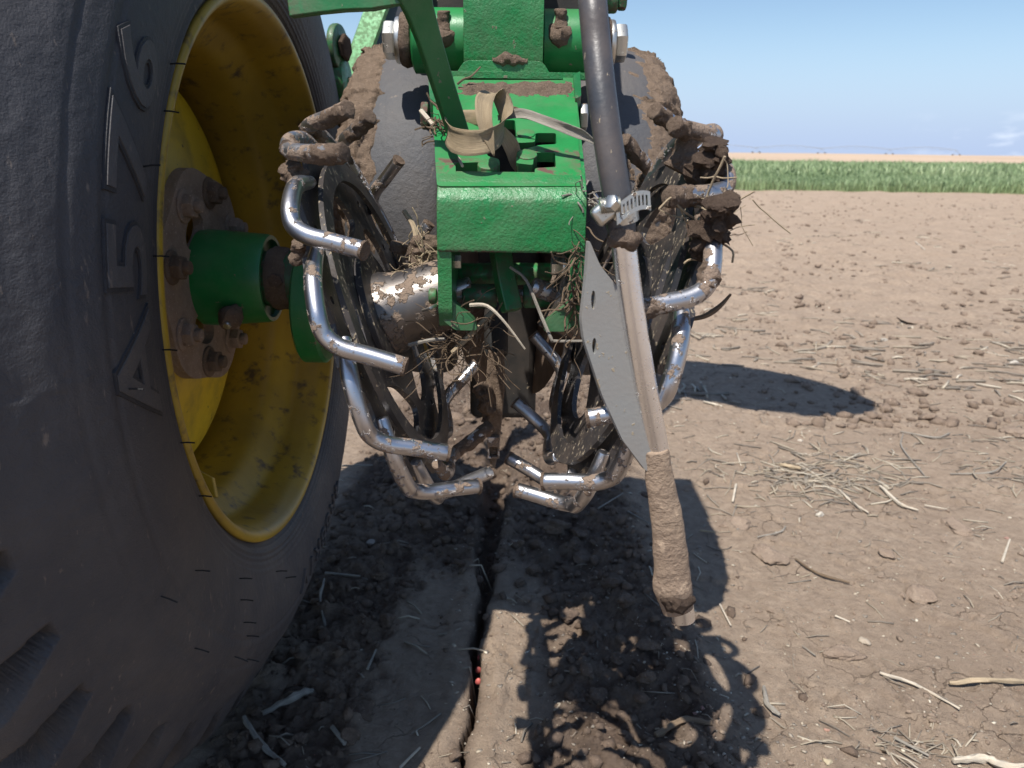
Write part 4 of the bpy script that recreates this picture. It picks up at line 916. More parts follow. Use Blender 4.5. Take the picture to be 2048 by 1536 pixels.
# ------------------------------------------------------------------ liquid tube with hose
def liquid():
    KD = .885                     # the whole assembly stands this much nearer than first measured
    def Wk(u, v, Y): return W(u, v, Y * KD)
    def tube_(bm, pts, rad, seg=16, **k):
        k.setdefault('lump', 0); k['lump'] *= KD
        return tube(bm, pts, rad * KD if isinstance(rad, float) else [q * KD for q in rad], seg, **k)

    T = thing('liquid_tube', 'black hose clamped to a bright steel tube with a muddy tip, before the field-side wheel', 'tube', Wk(1365, 1235, .54))
    Y = .545
    bm = bmesh.new()
    pts = smoothpath([Wk(1240, 425, .535), Wk(1222, 320, .54), Wk(1205, 200, .55), Wk(1193, 90, .565), Wk(1184, -10, .58), (Wk(1176, -110, .64)), Wk(1150, -190, .78), Vector((0.05, .95, 1.10)), Vector((.04, 1.15, 1.02))], 8)
    tube_(bm, pts, 0.0098, 28); mesh_obj('hose', bm, hose_mat, T)
    bm = bmesh.new(); tube_(bm, [Wk(1236, 425, .535), Wk(1243, 452, .535), Wk(1246, 478, .535)], [.0096, .0098, .0088], 28, lump=.0004, lscale=100); mesh_obj('hose_end', bm, hose_mat, T)
    # steel tube
    bm = bmesh.new(); tp = smoothpath([Wk(1243, 450, .535), Wk(1262, 600, .537), Wk(1288, 760, .54), Wk(1320, 930, .545), Wk(1345, 1080, .548), Wk(1369, 1238, .55)], 8)
    tube_(bm, tp, 0.0088, 28, round_end=0); mesh_obj('steel_tube', bm, steel_tube, T)
    bm = bmesh.new(); q = Wk(1366, 1238, .5505); d = (tp[-1] - tp[-2]).normalized(); 
    V, Fc = lathe([(-.011, .0079), (0, .0079), (0.0002, .0062), (-.011, .0062)], q, d, d.orthogonal().normalized(), d.cross(d.orthogonal()).normalized(), 36, close=True); bm.free(); mesh_obj('tube_tip', (V, Fc), steel_tube, T, auto=30)
    # crusted soil sleeve
    bm = bmesh.new(); mp_ = smoothpath([Wk(1314, 900, .5385), Wk(1320, 960, .540), Wk(1334, 1040, .541), Wk(1342, 1110, .542), Wk(1346, 1175, .543), Wk(1358, 1222, .546)], 14)
    tube_(bm, mp_, [.0088, .0108, .0120, .0136, .0152, .0120], 44, lump=.0010, lscale=60)
    pz = [p.z for p in mp_][::-1]; py = [p.y for p in mp_][::-1]
    for v in bm.verts: yc = float(np.interp(v.co.z, pz, py)) + .002; v.co.y = yc + (v.co.y - yc) * .62
    mesh_obj('soil_sleeve', bm, mud_sleeve, T)
    bm = bmesh.new(); tube_(bm, smoothpath([Wk(1330, 1185, .541), Wk(1352, 1203, .540), Wk(1386, 1200, .545)], 8), [.004, .0088, .004], 20, lump=.004, lscale=130); mesh_obj('wet_soil', bm, mud_dark, T)
    bm = bmesh.new(); tube_(bm, smoothpath([Wk(1222, 490, .530), Wk(1238, 478, .526), Wk(1262, 480, .527), Wk(1272, 474, .535)], 7), [.004, .006, .006, .003], 18, lump=.003, lscale=150); mesh_obj('mud', bm, mud, T)
    # bracket plate welded to the tube
    poly = [(1178, 478), (1200, 530), (1243, 585), (1262, 640), (1290, 800), (1306, 895), (1298, 945), (1290, 940), (1245, 880), (1204, 790), (1168, 680), (1163, 640), (1172, 560)]
    Yp = .4755; pts = [W(u, v, Yp) for u, v in poly]
    def el(u, v, a, b): 
        return [(lambda p: (p.x, p.z))(W(u + a * math.cos(t), v + b * math.sin(t), Yp)) for t in [2 * PI * k / 16 for k in range(16)]]
    bm = bmesh.new(); prism(bm, [roundpoly([(p.x, p.z) for p in pts], .003), el(1187, 600, 4.5, 19), el(1189, 692, 4.5, 16)], (0, 0, 0), (1, 0, 0), (0, 0, 1), (-0.35, 1, 0), Yp, Yp + .004)
    # the shear above keeps the plate slightly turned away from the camera
    for v in bm.verts: v.co.x += 0.35 * Yp
    mesh_obj('bracket_plate', bm, plate_grey, T, smooth=False, bevel=.0006)
    # hose clamp
    c = Wk(1243, 425, .535); d = (Wk(1246, 478, .535) - Wk(1236, 400, .535)).normalized()
    d = (d + Vector((0.05, 0.15, 0.0))).normalized(); e1 = Vector((0, -1, 0)); e1 = (e1 - d * e1.dot(d)).normalized(); e2 = d.cross(e1)
    V, Fc = lathe([(-.0055, .0092), (-.0055, .0099), (.0055, .0099), (.0055, .0092)], c, d, e1, e2, 60, close=True); cl = mesh_obj('hose_clamp', (V, Fc), zinc, T, auto=30)
    # free end of the band with its slots, running out to the right
    bm = bmesh.new(); n = 36; P0 = []
    for i in range(n + 1):
        t = i / n; p = Wk(1232 + 68 * t, 432 - 34 * math.sin(t * 1.9) + 2 * t, .522 - .0 + 0.006 * t); P0.append(p)
    upd = Vector((-0.12, 0.0, 1)).normalized()
    hw = .0055
    def strip(a, b, lo, hi):
        prismv = []
        for p in (a, b): prismv += [bm.verts.new(p + upd * lo), bm.verts.new(p + upd * hi)]
        bm.faces.new((prismv[0], prismv[2], prismv[3], prismv[1]))
    for i in range(n):
        a, b = P0[i], P0[i + 1]
        if i % 4 in (1, 2) or i < 4 or i > n - 3: strip(a, b, -hw, hw)
        else: strip(a, b, -hw, -hw * .55); strip(a, b, hw * .55, hw)
    bmesh.ops.remove_doubles(bm, verts=bm.verts, dist=1e-6)
    o = mesh_obj('clamp_band', bm, zinc, T, smooth=False); o.modifiers.new('s', 'SOLIDIFY').thickness = .0008
    bm = bmesh.new(); box(bm, Wk(1209, 425, .528), .0146, .009, .0124, Matrix.Rotation(R(-38), 3, 'Y')); mesh_obj('clamp_housing', bm, zinc, cl, bevel=.003)
    bm = bmesh.new(); p0, p1 = Wk(1200, 412, .518), Wk(1240, 408, .518); tube_(bm, [p0.lerp(p1, k / 20) for k in range(21)], [.0046 if k % 2 else .0055 for k in range(21)], 18, round_end=0); tube_(bm, [Wk(1229, 412, .516), Wk(1218, 402, .512)], .0055, 6); mesh_obj('clamp_screw', bm, zinc, cl)
liquid()

# ------------------------------------------------------------------ rear frame pieces seen at the top left
def rear():
    T = thing('lift_bar', 'bright green slanting flat bar against the sky behind the left gauge wheel', 'bar', W(700, 140, 1.4))
    bm = bmesh.new(); a, b = W(690, 190, 1.42), W(782, -60, 1.50); d = (b - a).normalized()
    e1 = Vector((1, -.1, 0)); e1 = (e1 - d * e1.dot(d)).normalized(); e2 = d.cross(e1)
    def bar(bm, a, b, hx, hy):
        vs = []
        for p in (a, b):
            vs.append([bm.verts.new(p + e1 * sx * hx + e2 * sy * hy) for sx, sy in ((-1, -1), (1, -1), (1, 1), (-1, 1))])
        for k in range(4): bm.faces.new((vs[0][k], vs[0][(k + 1) % 4], vs[1][(k + 1) % 4], vs[1][k]))
        bm.faces.new(vs[0][::-1]); bm.faces.new(vs[1])
    bar(bm, a, b, .019, .006); mesh_obj('flat_bar', bm, green_bar, T, bevel=.001)
    bm = bmesh.new(); a, b = W(738, 190, 1.5), W(806, -60, 1.55); bar(bm, a, b, .017, .02); mesh_obj('rear_web', bm, mat_paint('blue_grey_paint', (.10, .13, .16), .5, .1), T, bevel=.001)
    T2 = thing('axle_arm', 'green tubular arm and bolt head showing between the big tyre and the gauge wheel', 'arm', W(680, 170, 1.3))
    bm = bmesh.new(); tube(bm, [W(560, 168, 1.30), W(698, 160, 1.30)], .040, 40); mesh_obj('arm_tube', bm, green_smooth, T2)
    bm = bmesh.new(); tube(bm, smoothpath([W(690, 175, 1.32), W(686, 240, 1.28), W(676, 330, 1.24)], 5), [.03, .026, .022], 24); mesh_obj('brace', bm, green_dark, T2)
    bm = bmesh.new(); c = W(668, 95, 1.28); tube(bm, [c, c + Vector((.012, -.002, 0))], .034, 36, round_end=.1); mesh_obj('bolt_plate', bm, green_dark, T2)
    bm = bmesh.new(); c = W(684, 95, 1.28); tube(bm, [c, c + Vector((.010, -.002, 0))], .020, 6, lump=.002, lscale=60); mesh_obj('bolt_head', bm, mud_dark, T2)
rear()

# folded row marker high above the unit; its disc throws the leaf-shaped shade on the field
def marker():
    Hh = 1.95; gx, gy = 0.74, 2.40
    c = Vector((gx - .27 * Hh, gy - .42 * Hh, Hh))
    T = thing('row_marker', 'round marker disc folded up on its arm above the planter unit', 'marker', c)
    ax = Vector((0.15, 0.35, 0.55)).normalized()
    # orient so its shade is a slim ellipse lying along (x+, y-)
    n_ = SUN.cross(Vector((0.56, -0.36, 0)).normalized()).normalized(); ax = (n_ * 0.86 + SUN * 0.52).normalized(); e1 = ax.orthogonal().normalized(); e2 = ax.cross(e1)
    V, Fc = lathe([(-.03, .001), (-.025, .15), (0, .41), (.003, .41), (-.02, .15), (-.025, .001)], c, ax, e1, e2, 80); mesh_obj('disc', (V, Fc), blade_mat, T, auto=0)
    bm = bmesh.new(); tube(bm, smoothpath([c, c + Vector((-.05, .12, -.1)), Vector((0.03, 1.5, 1.35)), Vector((0.02, 1.42, .95))], 5), .022, 12); mesh_obj('arm', bm, green_dark, T)
marker()

# ------------------------------------------------------------------ plant remains on the machine
def ribbon(pts, wd, wdir, name, m, parent=None, label=None, cat=None, curl=0.15, n=6, group=None, thick=.0003):
    P = smoothpath(pts, n); Nn = len(P); bm = bmesh.new(); uvl = bm.loops.layers.uv.verify(); rows = []
    wds = [wdir[min(len(wdir) - 1, int(i / (Nn - 1) * (len(wdir) - 1)))].lerp(wdir[min(len(wdir) - 1, int(i / (Nn - 1) * (len(wdir) - 1)) + 1)], (i / (Nn - 1) * (len(wdir) - 1)) % 1) for i in range(Nn)]
    for i, p in enumerate(P):
        t = (P[min(i + 1, Nn - 1)] - P[max(0, i - 1)]).normalized(); d = wds[i]; d = (d - t * d.dot(t)).normalized(); nn = t.cross(d)
        f = i / (Nn - 1) * (len(wd) - 1); k = min(int(f), len(wd) - 2); ww = wd[k] + (wd[k + 1] - wd[k]) * (f - k)
        rows.append([bm.verts.new(p + d * ww * (j / 6 - .5) + nn * ww * curl * ((j / 3 - 1) ** 2) + nn * .0007 * noise.noise(p * 120 + d * j)) for j in range(7)])
    for i in range(Nn - 1):
        for j in range(6):
            f = bm.faces.new((rows[i][j], rows[i][j + 1], rows[i + 1][j + 1], rows[i + 1][j]))
            for lp, uv in zip(f.loops, ((i / Nn, j / 6), (i / Nn, (j + 1) / 6), ((i + 1) / Nn, (j + 1) / 6), ((i + 1) / Nn, j / 6))): lp[uvl].uv = uv
    o = mesh_obj(name, bm, m, parent, auto=0); md = o.modifiers.new('s', 'SOLIDIFY'); md.thickness = thick
    if label: tag(o, label, cat, group)
    return o
Z = Vector((0, 0, 1)); XV = Vector((1, 0, 0)); YV = Vector((0, 1, 0))
ribbon([W(960, 236, .69), W(925, 240, .70), W(897, 255, .66), W(908, 278, .63), W(945, 286, .615), W(985, 276, .62), W(1008, 245, .635), W(1008, 208, .65), W(990, 186, .65), W(970, 198, .635), W(968, 235, .622), W(976, 270, .618), W(988, 312, .615)],
       [.013, .016, .0175, .0185, .019, .018, .015, .013, .0135, .014, .014, .012, .009, .001], [Z, Z, Z, Z, Z, Z, Z + XV * .3, Z * .3 + XV, XV - YV * .4, XV + YV * .2, XV, XV, XV], 'corn_leaf', leaf_mat, None, 'dry striped corn leaf looped round the foot of the green lever', 'leaf')
ribbon([W(1000, 262, .66), W(1022, 290, .66), W(1034, 325, .665), W(1050, 352, .67), W(1066, 364, .67)], [.010, .013, .011, .006, .002], [XV, XV, XV], 'leaf_strip', straw, None, 'narrow dry leaf strip drooping through the slot of the frame', 'leaf')
ribbon([W(996, 236, .66), W(1040, 232, .655), W(1100, 248, .645), W(1160, 268, .64), W(1196, 290, .64)], [.004, .010, .008, .008, .002], [Z, Z + YV, Z, Z], 'torn_stalk', straw_grey, None, 'grey shredded stalk lying across the frame towards the hose', 'stalk', curl=.35)
ribbon([W(1000, 226, .67), W(1030, 222, .67), W(1075, 238, .665)], [.003, .007, .001], [Z, Z], 'torn_stalk', root_mat, None, 'brown husk sliver behind the grey shredded stalk', 'stalk')
def twig(pts, r, name, m, label=None, cat=None, parent=None, group=None, seg=6):
    bm = bmesh.new(); tube(bm, smoothpath(pts, 4), r, seg, round_end=0); o = mesh_obj(name, bm, m, parent)
    if label: tag(o, label, cat, group)
    return o
twig([W(915, 168, .76), W(928, 158, .757), W(942, 153, .755), W(961, 134, .76)], [.0011, .0008], 'twig', root_mat, 'thin brown twig on the rear of the green frame', 'twig')
twig([W(842, 222, .72), W(868, 252, .70), W(885, 275, .69), W(905, 295, .67), (W(925, 332, .63))], [.0022, .0012], 'dry_straw', straw_pale, 'pale straw stem leaning over the left edge of the frame', 'straw')
twig([W(808, 422, .70), W(828, 455, .69), W(835, 500, .68), W(850, 545, .67), W(868, 585, .65)], [.0022, .0026, .0020], 'dry_straw', straw, 'bent yellow straw stem sticking up beside the bright hub', 'straw')
twig([W(1020, 534, .625), W(1052, 560, .62), W(1080, 625, .61), W(1102, 676, .60), W(1110, 682, .60), W(1168, 682, .59)], [.0012, .0015, .001], 'stalk_fibre', straw_grey, 'kinked grey fibre hanging inside the frame channel', 'fibre')
twig([W(1372, 640, .55), W(1410, 632, .55), W(1440, 612, .55), W(1462, 588, .55)], [.0016, .0024, .0010], 'stalk_fibre', root_mat, 'frayed dark stem poking out right of the muddy spiked wheel', 'fibre')
def clump(name, label, c, spread, n, m, seed, ln=.03, cat='roots', th=.0004, bias=Vector((0, 0, 0))):
    rnd = random.Random(seed); bm = bmesh.new()
    for i in range(n):
        p = Vector(c) + Vector([rnd.gauss(0, 1) * s for s in spread]); d = (Vector([rnd.gauss(0, 1) for _ in range(3)]) + bias).normalized(); pts = [p]
        for k in range(4):
            d = (d + Vector([rnd.gauss(0, .45) for _ in range(3)])).normalized(); pts.append(pts[-1] + d * ln * rnd.uniform(.12, .4))
        tube(bm, smoothpath(pts, 3), rnd.uniform(.6, 2.2) * th, 5, round_end=0)
    o = mesh_obj(name, bm, m); return tag(o, label, cat)
clump('root_tangle', 'tangle of pale fine roots hanging under the left foot of the frame', W(920, 680, .63), (.012, .012, .008), 90, root_mat, 3, .042, th=.00028)
clump('root_tangle', 'clump of straw and fine roots wedged beside the left side plate', W(845, 545, .665), (.005, .008, .016), 70, straw, 4, .022, th=.0003)
clump('root_tangle', 'brown stringy residue hanging down the right side plate of the frame', W(1152, 545, .60), (.002, .004, .020), 60, root_mat, 8, .03, bias=Vector((0, 0, -1.5)))
clump('root_tangle', 'frayed straw bits stuck in the mud of the field-side wheel', W(1415, 440, .52), (.008, .008, .012), 22, straw, 9, .03)
clump('root_tangle', 'small sprig of hair roots caught on the black hose side of the frame', W(1165, 395, .61), (.004, .004, .004), 20, straw_grey, 10, .02)
clump('root_tangle', 'little tuft of roots around the straw on the frame\'s left rim', W(880, 262, .69), (.004, .006, .008), 40, root_mat, 11, .02)
clump('root_tangle', 'short straw chips stuck on the plate of the tyre-side wheel', W(680, 664, .60), (.003, .003, .002), 14, straw, 12, .010, th=.0007)
twig([W(905, 705, .62), W(940, 670, .62), W(985, 625, .64)], [.0022, .0028], 'dry_straw', straw, 'thick tan stem crossing the root tangle under the frame', 'straw')
twig([W(818, 690, .62), W(860, 680, .615), W(890, 678, .62)], [.0018, .0014], 'dry_straw', straw_grey, 'grey stem end resting on the hub below the straw clump', 'straw')
twig([W(940, 610, .62), W(975, 612, .615), W(1010, 645, .61), W(1050, 698, .61)], [.0018, .0008], 'stalk_fibre', straw_pale, 'thin pale leaf fibre curving down under the frame', 'fibre')
o = mudlump([W(852, 470, .69), W(850, 510, .69), W(856, 555, .68)], [.009, .016, .009], mud, .006, 80, None, 'mud_lump'); tag(o, 'lump of dried mud packed against the left side plate', 'mud')
o = mudlump([W(800, 485, .72), W(795, 505, .72)], [.008, .006], mud, .004, 80, None, 'mud_lump'); tag(o, 'small mud lump against the gauge wheel by the straw stem', 'mud')
o = mudlump([W(985, 122, .80), W(1020, 119, .80), W(1055, 123, .80)], [.003, .005, .002], mud, .004, 120, None, 'mud_lump'); tag(o, 'low ridge of loose soil in front of the pivot block', 'mud')

# ------------------------------------------------------------------ things on the ground
def on_ground(u, v, lift=.003):
    p = G(u, v, 0.005); p.z = gh(p.x, p.y) + lift; return p
def gstalk(pl, r, m, name='straw_stalk', label=None, group=None, cat='straw', lift=.003):
    pts = [on_ground(u, v, lift + r * .6) for u, v in pl]; bm = bmesh.new(); k = 1.0
    r *= .72; tube(bm, smoothpath(pts, 5), [r * .6, r, r * .9, r * .5], 8, round_end=.1, lump=r * .6, lscale=190); o = mesh_obj(name, bm, m)
    return tag(o, label, cat, group)
ST_ = [
 ([(1830, 485), (1850, 500)], .008, straw_pale, 'short pale stalk piece lying end-on far out in the field'),
 ([(1868, 478), (1910, 490)], .007, straw, 'yellow corn stalk piece lying level far out at right'),
 ([(1965, 522), (2030, 532)], .007, straw_pale, 'pale stalk by the right edge below the yellow stalk piece'),
 ([(1760, 968), (1800, 1000), (1838, 1014)], .0048, straw_pale, 'knobbly pale stalk, the longest beyond the straw patch'),
 ([(1678, 975), (1710, 1000), (1738, 1018)], .0036, straw_pale, 'thin slanting stalk at the right end of the straw patch'),
 ([(1472, 968), (1466, 1000)], .0045, straw_pale, 'short upright-looking straw stub left of the straw patch'),
 ([(1560, 928), (1575, 930), (1602, 936)], .006, straw, 'yellow husk flake on top of the straw patch'),
 ([(1800, 865), (1870, 878), (1900, 868)], .0030, straw_grey, 'forked grey stalk in the open soil right of the wheel shade'),
 ([(1806, 870), (1803, 900), (1850, 950)], .0022, straw_grey, 'curling grey root below the forked stalk'),
 ([(1850, 1005), (1895, 1014)], .0030, straw_pale, 'pale straw continuing right of the knobbly stalk'),
 ([(1900, 950), (1980, 952), (2010, 935)], .0026, straw_grey, 'grey straw strand above the knobbly stalk, near the right edge'),
 ([(2005, 1120), (2020, 1075)], .0040, straw_pale, 'short tan stub standing by the rosy pebble at right'),
 ([(1400, 1058), (1430, 1062)], .0040, straw, 'tan stalk end poking from the shade beside the muddy tube'),
 ([(1515, 1072), (1560, 1060), (1572, 1048)], .0026, straw_grey, 'broken grey straw right of the cracked clod'),
 ([(1590, 1118), (1635, 1145), (1700, 1162)], .0030, root_mat, 'rusty brown root lying flat in the crust'),
 ([(1760, 1345), (1830, 1360), (1920, 1415)], .0032, straw_pale, 'long bleached forked stalk at lower right'),
 ([(1900, 1360), (1970, 1362), (2060, 1362)], .0050, straw, 'thick knotted tan stalk running off the right edge'),
 ([(1908, 1512), (1970, 1508), (2010, 1525), (2070, 1532)], .0060, straw_pale, 'bleached white root at the bottom right corner'),
 ([(1440, 1205), (1462, 1248)], .0020, straw_pale, 'short pale straw right of the tube tip'),
 ([(1670, 1232), (1700, 1240)], .0030, straw_pale, 'white chip of straw in the middle of the crust'),
 ([(1605, 1283), (1632, 1303)], .0024, straw_grey, 'split grey straw below the white chip'),
 ([(1790, 1465), (1860, 1500)], .0026, straw_grey, 'grey twig pile stem above the bleached root'),
 ([(1528, 1370), (1535, 1410), (1560, 1432)], .0045, straw_grey, 'curled dry leaf scrap beside the wheel shade'),
 ([(488, 1440), (520, 1490), (570, 1536)], .0050, straw_grey, 'long grey stalk curving out from under the tyre'),
 ([(525, 1425), (600, 1390), (625, 1378)], .0062, straw_grey, 'stout grey stalk with a split knot, beside the tyre foot'),
 ([(650, 1150), (720, 1152)], .0055, straw_grey, 'flat grey stalk in the shade, top of the pair by the tyre'),
 ([(650, 1165), (640, 1200), (650, 1240)], .0030, straw_grey, 'thin grey root dangling below the flat stalk in the shade'),
 ([(670, 937), (745, 937)], .0050, straw_grey, 'pale stalk in the shade behind the left spiked wheel'),
 ([(735, 1340), (752, 1300)], .0030, straw_grey, 'short straw in shade left of the furrow slab'),
 ([(665, 1455), (690, 1490)], .0050, straw_grey, 'tan stalk stub in the shaded clods at the bottom'),
 ([(1255, 1040), (1310, 1062)], .0032, straw_grey, 'grey straw in shade behind the muddy tube'),
 ([(1195, 1035), (1245, 1005)], .0030, straw_grey, 'grey straw in shade under the right spiked wheel'),
 ([(1310, 1500), (1360, 1475), (1420, 1478)], .0060, root_mat, 'brown buried root in the wheel shade at the bottom'),
 ([(800, 1536), (840, 1500)], .0030, straw_pale, 'pale straw on the edge of light at the bottom'),
]
for i, (pl, r, m, lab) in enumerate(ST_): gstalk(pl, r, m, label=lab, group='stalks lying on the soil')
# straw litter nobody could count
def litter():
    rnd = random.Random(21); bm = bmesh.new()
    def one(x, y, L_, r):
        a = rnd.uniform(0, PI) if rnd.random() < .5 else rnd.gauss(0, .6); z = gh(x, y) + r; b = rnd.gauss(0, .25)
        dx, dy = math.cos(a), math.sin(a)
        p = [Vector((x, y, z)), Vector((x + dx * L_ * .5 , y + dy * L_ * .5, z + rnd.uniform(0, .003))), Vector((x + dx * L_ * .5 + math.cos(a + b) * L_ * .5, y + dy * L_ * .5 + math.sin(a + b) * L_ * .5, z))]
        p[2].z = gh(p[2].x, p[2].y) + r; tube(bm, p, r, 4, round_end=0)
    for i in range(300):       # main straw patch
        g = G(rnd.gauss(1630, 110), rnd.gauss(950, 32)); one(g.x, g.y, rnd.uniform(.02, .09), rnd.uniform(.0007, .0022))
    for i in range(90): g = G(rnd.gauss(2010, 60), rnd.gauss(940, 60)); one(g.x, g.y, rnd.uniform(.02, .08), rnd.uniform(.0008, .002))
    for i in range(230): g = G(rnd.uniform(1300, 2100), rnd.uniform(620, 1536)); one(g.x, g.y, rnd.uniform(.008, .05), rnd.uniform(.0005, .0016))
    for i in range(45): g = G(rnd.gauss(1830, 60), rnd.gauss(1490, 16)); one(g.x, g.y, rnd.uniform(.01, .05), rnd.uniform(.0005, .0013))
    for i in range(110): g = G(rnd.uniform(480, 1330), rnd.uniform(900, 1536)); one(g.x, g.y, rnd.uniform(.008, .05), rnd.uniform(.0005, .0016))
    for i in range(1500):
        y = 2.2 + 12 * rnd.random() ** 1.6; x = rnd.uniform(.1, .75) * y
        k = noise.noise(Vector((x * .8, y * .8, 0)))
        if k > -.05: one(x, y, rnd.uniform(.03, .13), rnd.uniform(.002, .005))
    o = mesh_obj('straw_litter', bm, straw_mix, auto=0); structure(o, 'stuff'); tag(o, 'scattered bits of straw and chaff strewn over the bare soil', 'straw litter')
litter()
# crumbs: loose soil grains nobody could count, and larger single clods
def rock(bm, c, s, rnd, sub=2, fl=.75):
    r = bmesh.ops.create_icosphere(bm, subdivisions=sub, radius=1); off = Vector([rnd.uniform(-50, 50) for _ in range(3)])
    sx, sy, sz = s * rnd.uniform(.7, 1.3), s * rnd.uniform(.7, 1.3), s * fl * rnd.uniform(.7, 1.1)
    cuts = [(Vector([rnd.gauss(0, 1) for _ in range(3)]).normalized(), rnd.uniform(.5, .8)) for _ in range(7)]
    for v in r['verts']:
        for q_, dd in cuts:
            e_ = v.co.dot(q_) - dd
            if e_ > 0: v.co -= q_ * e_
        d = 1 + .30 * noise.noise(v.co * 1.3 + off) + .22 * noise.noise(v.co * 3.1 + off) + (.12 * noise.noise(v.co * 7 + off) if sub > 2 else 0); v.co = Vector(c) + Vector((v.co.x * sx, v.co.y * sy, v.co.z * sz)) * d
mclod = mat_mud('soil_clod', (0.20, 0.145, 0.107), (0.12, 0.087, 0.066), 110)
mclod_field = mat_mud('field_clod_soil', (0.26, 0.195, 0.146), (0.17, 0.125, 0.093), 60)
mclod_dry = mat_mud('dry_soil_clod', (0.34, 0.26, 0.195), (0.25, 0.185, 0.138), 110)
def rocks_np(name, xs, ys, zs, ss, m, seed, fl=.75):
    bm = bmesh.new(); bmesh.ops.create_icosphere(bm, subdivisions=1, radius=1); bm.verts.ensure_lookup_table()
    B = np.array([v.co[:] for v in bm.verts]); Fb = np.array([[v.index for v in f.verts] for f in bm.faces]); bm.free()
    rs = np.random.RandomState(seed); n = len(xs); sc3 = ss[:, None] * (.5 + 1.0 * rs.rand(n, 3)) * np.array([1, 1, fl])
    d = 1 + .6 * (rs.rand(n, len(B)) - .5); V = B[None] * d[..., None] * sc3[:, None]
    for _ in range(5):
        q = rs.randn(n, 3); q /= np.linalg.norm(q, axis=1)[:, None]; dd = ss * (.35 + .35 * rs.rand(n)); pr_ = np.einsum('nij,nj->ni', V, q) - dd[:, None]
        V -= np.maximum(0, pr_)[..., None] * q[:, None]
    a = rs.rand(n) * 2 * PI; c, s_ = np.cos(a)[:, None], np.sin(a)[:, None]; V = np.stack([V[..., 0] * c - V[..., 1] * s_, V[..., 0] * s_ + V[..., 1] * c, V[..., 2]], -1)
    V += np.stack([xs, ys, zs], 1)[:, None]; Fn = (Fb[None] + (np.arange(n) * len(B))[:, None, None]).reshape(-1, 3)
    return mesh_obj(name, (V.reshape(-1, 3), Fn), m, smooth=False)
def scatter():
    rnd = random.Random(31); rs = np.random.RandomState(77)
    N_ = 22000; xs = -.5 + .95 * rs.rand(N_); ys = .72 + 1.7 * rs.rand(N_) ** 1.2
    k = rs.rand(N_) < zone(xs, ys) * .6 + .02; xs, ys = xs[k], ys[k]; ss = .0011 + .013 * rs.rand(len(xs)) ** 7
    o = rocks_np('soil_crumbs', xs, ys, hgt(xs, ys) + ss * .15, ss, mclod, 3); structure(o, 'stuff'); tag(o, 'loose damp soil crumbs strewn along the furrow', 'soil crumbs')
    P_ = [G(rnd.uniform(950, 2150), rnd.uniform(470, 1560)) for _ in range(7000)]; xs = np.array([g.x for g in P_]); ys = np.array([g.y for g in P_])
    cl_ = np.clip(vfbm(xs, ys, 6, 3, 91) + .35, 0, 1); k = rs.rand(len(xs)) < cl_; xs, ys = xs[k], ys[k]
    ss = (.0010 + .0055 * rs.rand(len(xs)) ** 5) * (1 + .6 * np.maximum(0, ys - 1))
    o = rocks_np('soil_grit', xs, ys, hgt(xs, ys) + ss * .1, ss, mclod_dry, 5, .5); structure(o, 'stuff'); tag(o, 'fine dry grit scattered over the crusted field', 'grit')
    N_ = 9500; ys = 2.0 + 14.5 * rs.rand(N_) ** 1.5; xs = ys * (-.12 + .9 * rs.rand(N_)); k = (vfbm(xs, ys * .6, 1.6, 4, 95, .6) + .35 * (rs.rand(N_) - .5)) > -.08; xs, ys = xs[k], ys[k]
    ss = .004 + .026 * rs.rand(len(xs)) ** 4
    o = rocks_np('field_clods', xs, ys, hgt(xs, ys) + ss * .12, ss, mclod_field, 9, .6); structure(o, 'stuff'); tag(o, 'small crumbly clods scattered across the middle distance of the field', 'clods')
    P_ = [G(rnd.uniform(900, 2150), rnd.uniform(480, 1560)) for _ in range(3000)]; xs = np.array([g.x for g in P_]); ys = np.array([g.y for g in P_]); ss = (.0012 + .0034 * rs.rand(3000) ** 3) * (1 + .5 * np.maximum(0, ys - 1))
    o = rocks_np('chaff_flakes', xs, ys, hgt(xs, ys) + .0006, ss, straw_mix, 12, .22); structure(o, 'stuff'); tag(o, 'pale chaff flakes and husk crumbs sprinkled over the crusted soil', 'chaff')
    # single clods
    lst = [((775, 1240), .020, 0), ((790, 1010), .026, 1), ((845, 1010), .030, 1), ((740, 1050), .022, 1), ((905, 1010), .020, 1), ((1110, 1065), .030, 1), ((1160, 1080), .020, 1), ((1165, 1120), .028, 1), ((1070, 1140), .024, 1), ((1225, 1185), .022, 1),
           ((1040, 1165), .016, 1), ((1135, 1240), .020, 1), ((1180, 1260), .018, 1), ((1250, 1230), .018, 1), ((1290, 1395), .020, 1), ((1200, 1400), .016, 1), ((1235, 1340), .014, 1), ((1290, 1325), .018, 1),
           ((700, 1290), .024, 1), ((670, 1370), .020, 1), ((720, 1420), .022, 1), ((640, 1420), .018, 1), ((600, 1480), .016, 1), ((700, 1480), .020, 1), ((760, 1150), .018, 1), ((815, 1165), .016, 1)]
    def place(uv):
        u, v = uv
        if u < 780 and v > 1250: return 'in the shaded rough soil between tyre and furrow'
        if u < 830 and v > 1100: return 'at the far end of the smooth slab'
        if u < 950: return 'on the mound under the tyre-side wheel'
        if v < 1200: return 'under the field-side wheel by the furrow'
        return 'in the rough band left of the muddy tube'
    for (uv, s, d) in lst:
        p = on_ground(*uv, 0); bm = bmesh.new(); rock(bm, p + Vector((0, 0, s * .30)), s * .8, rnd, 4, .62); o = mesh_obj('soil_clod', bm, mclod, auto=0)
        tag(o, 'rounded damp soil clod ' + place(uv), 'clod', 'damp clods ' + place(uv).split(',')[0])
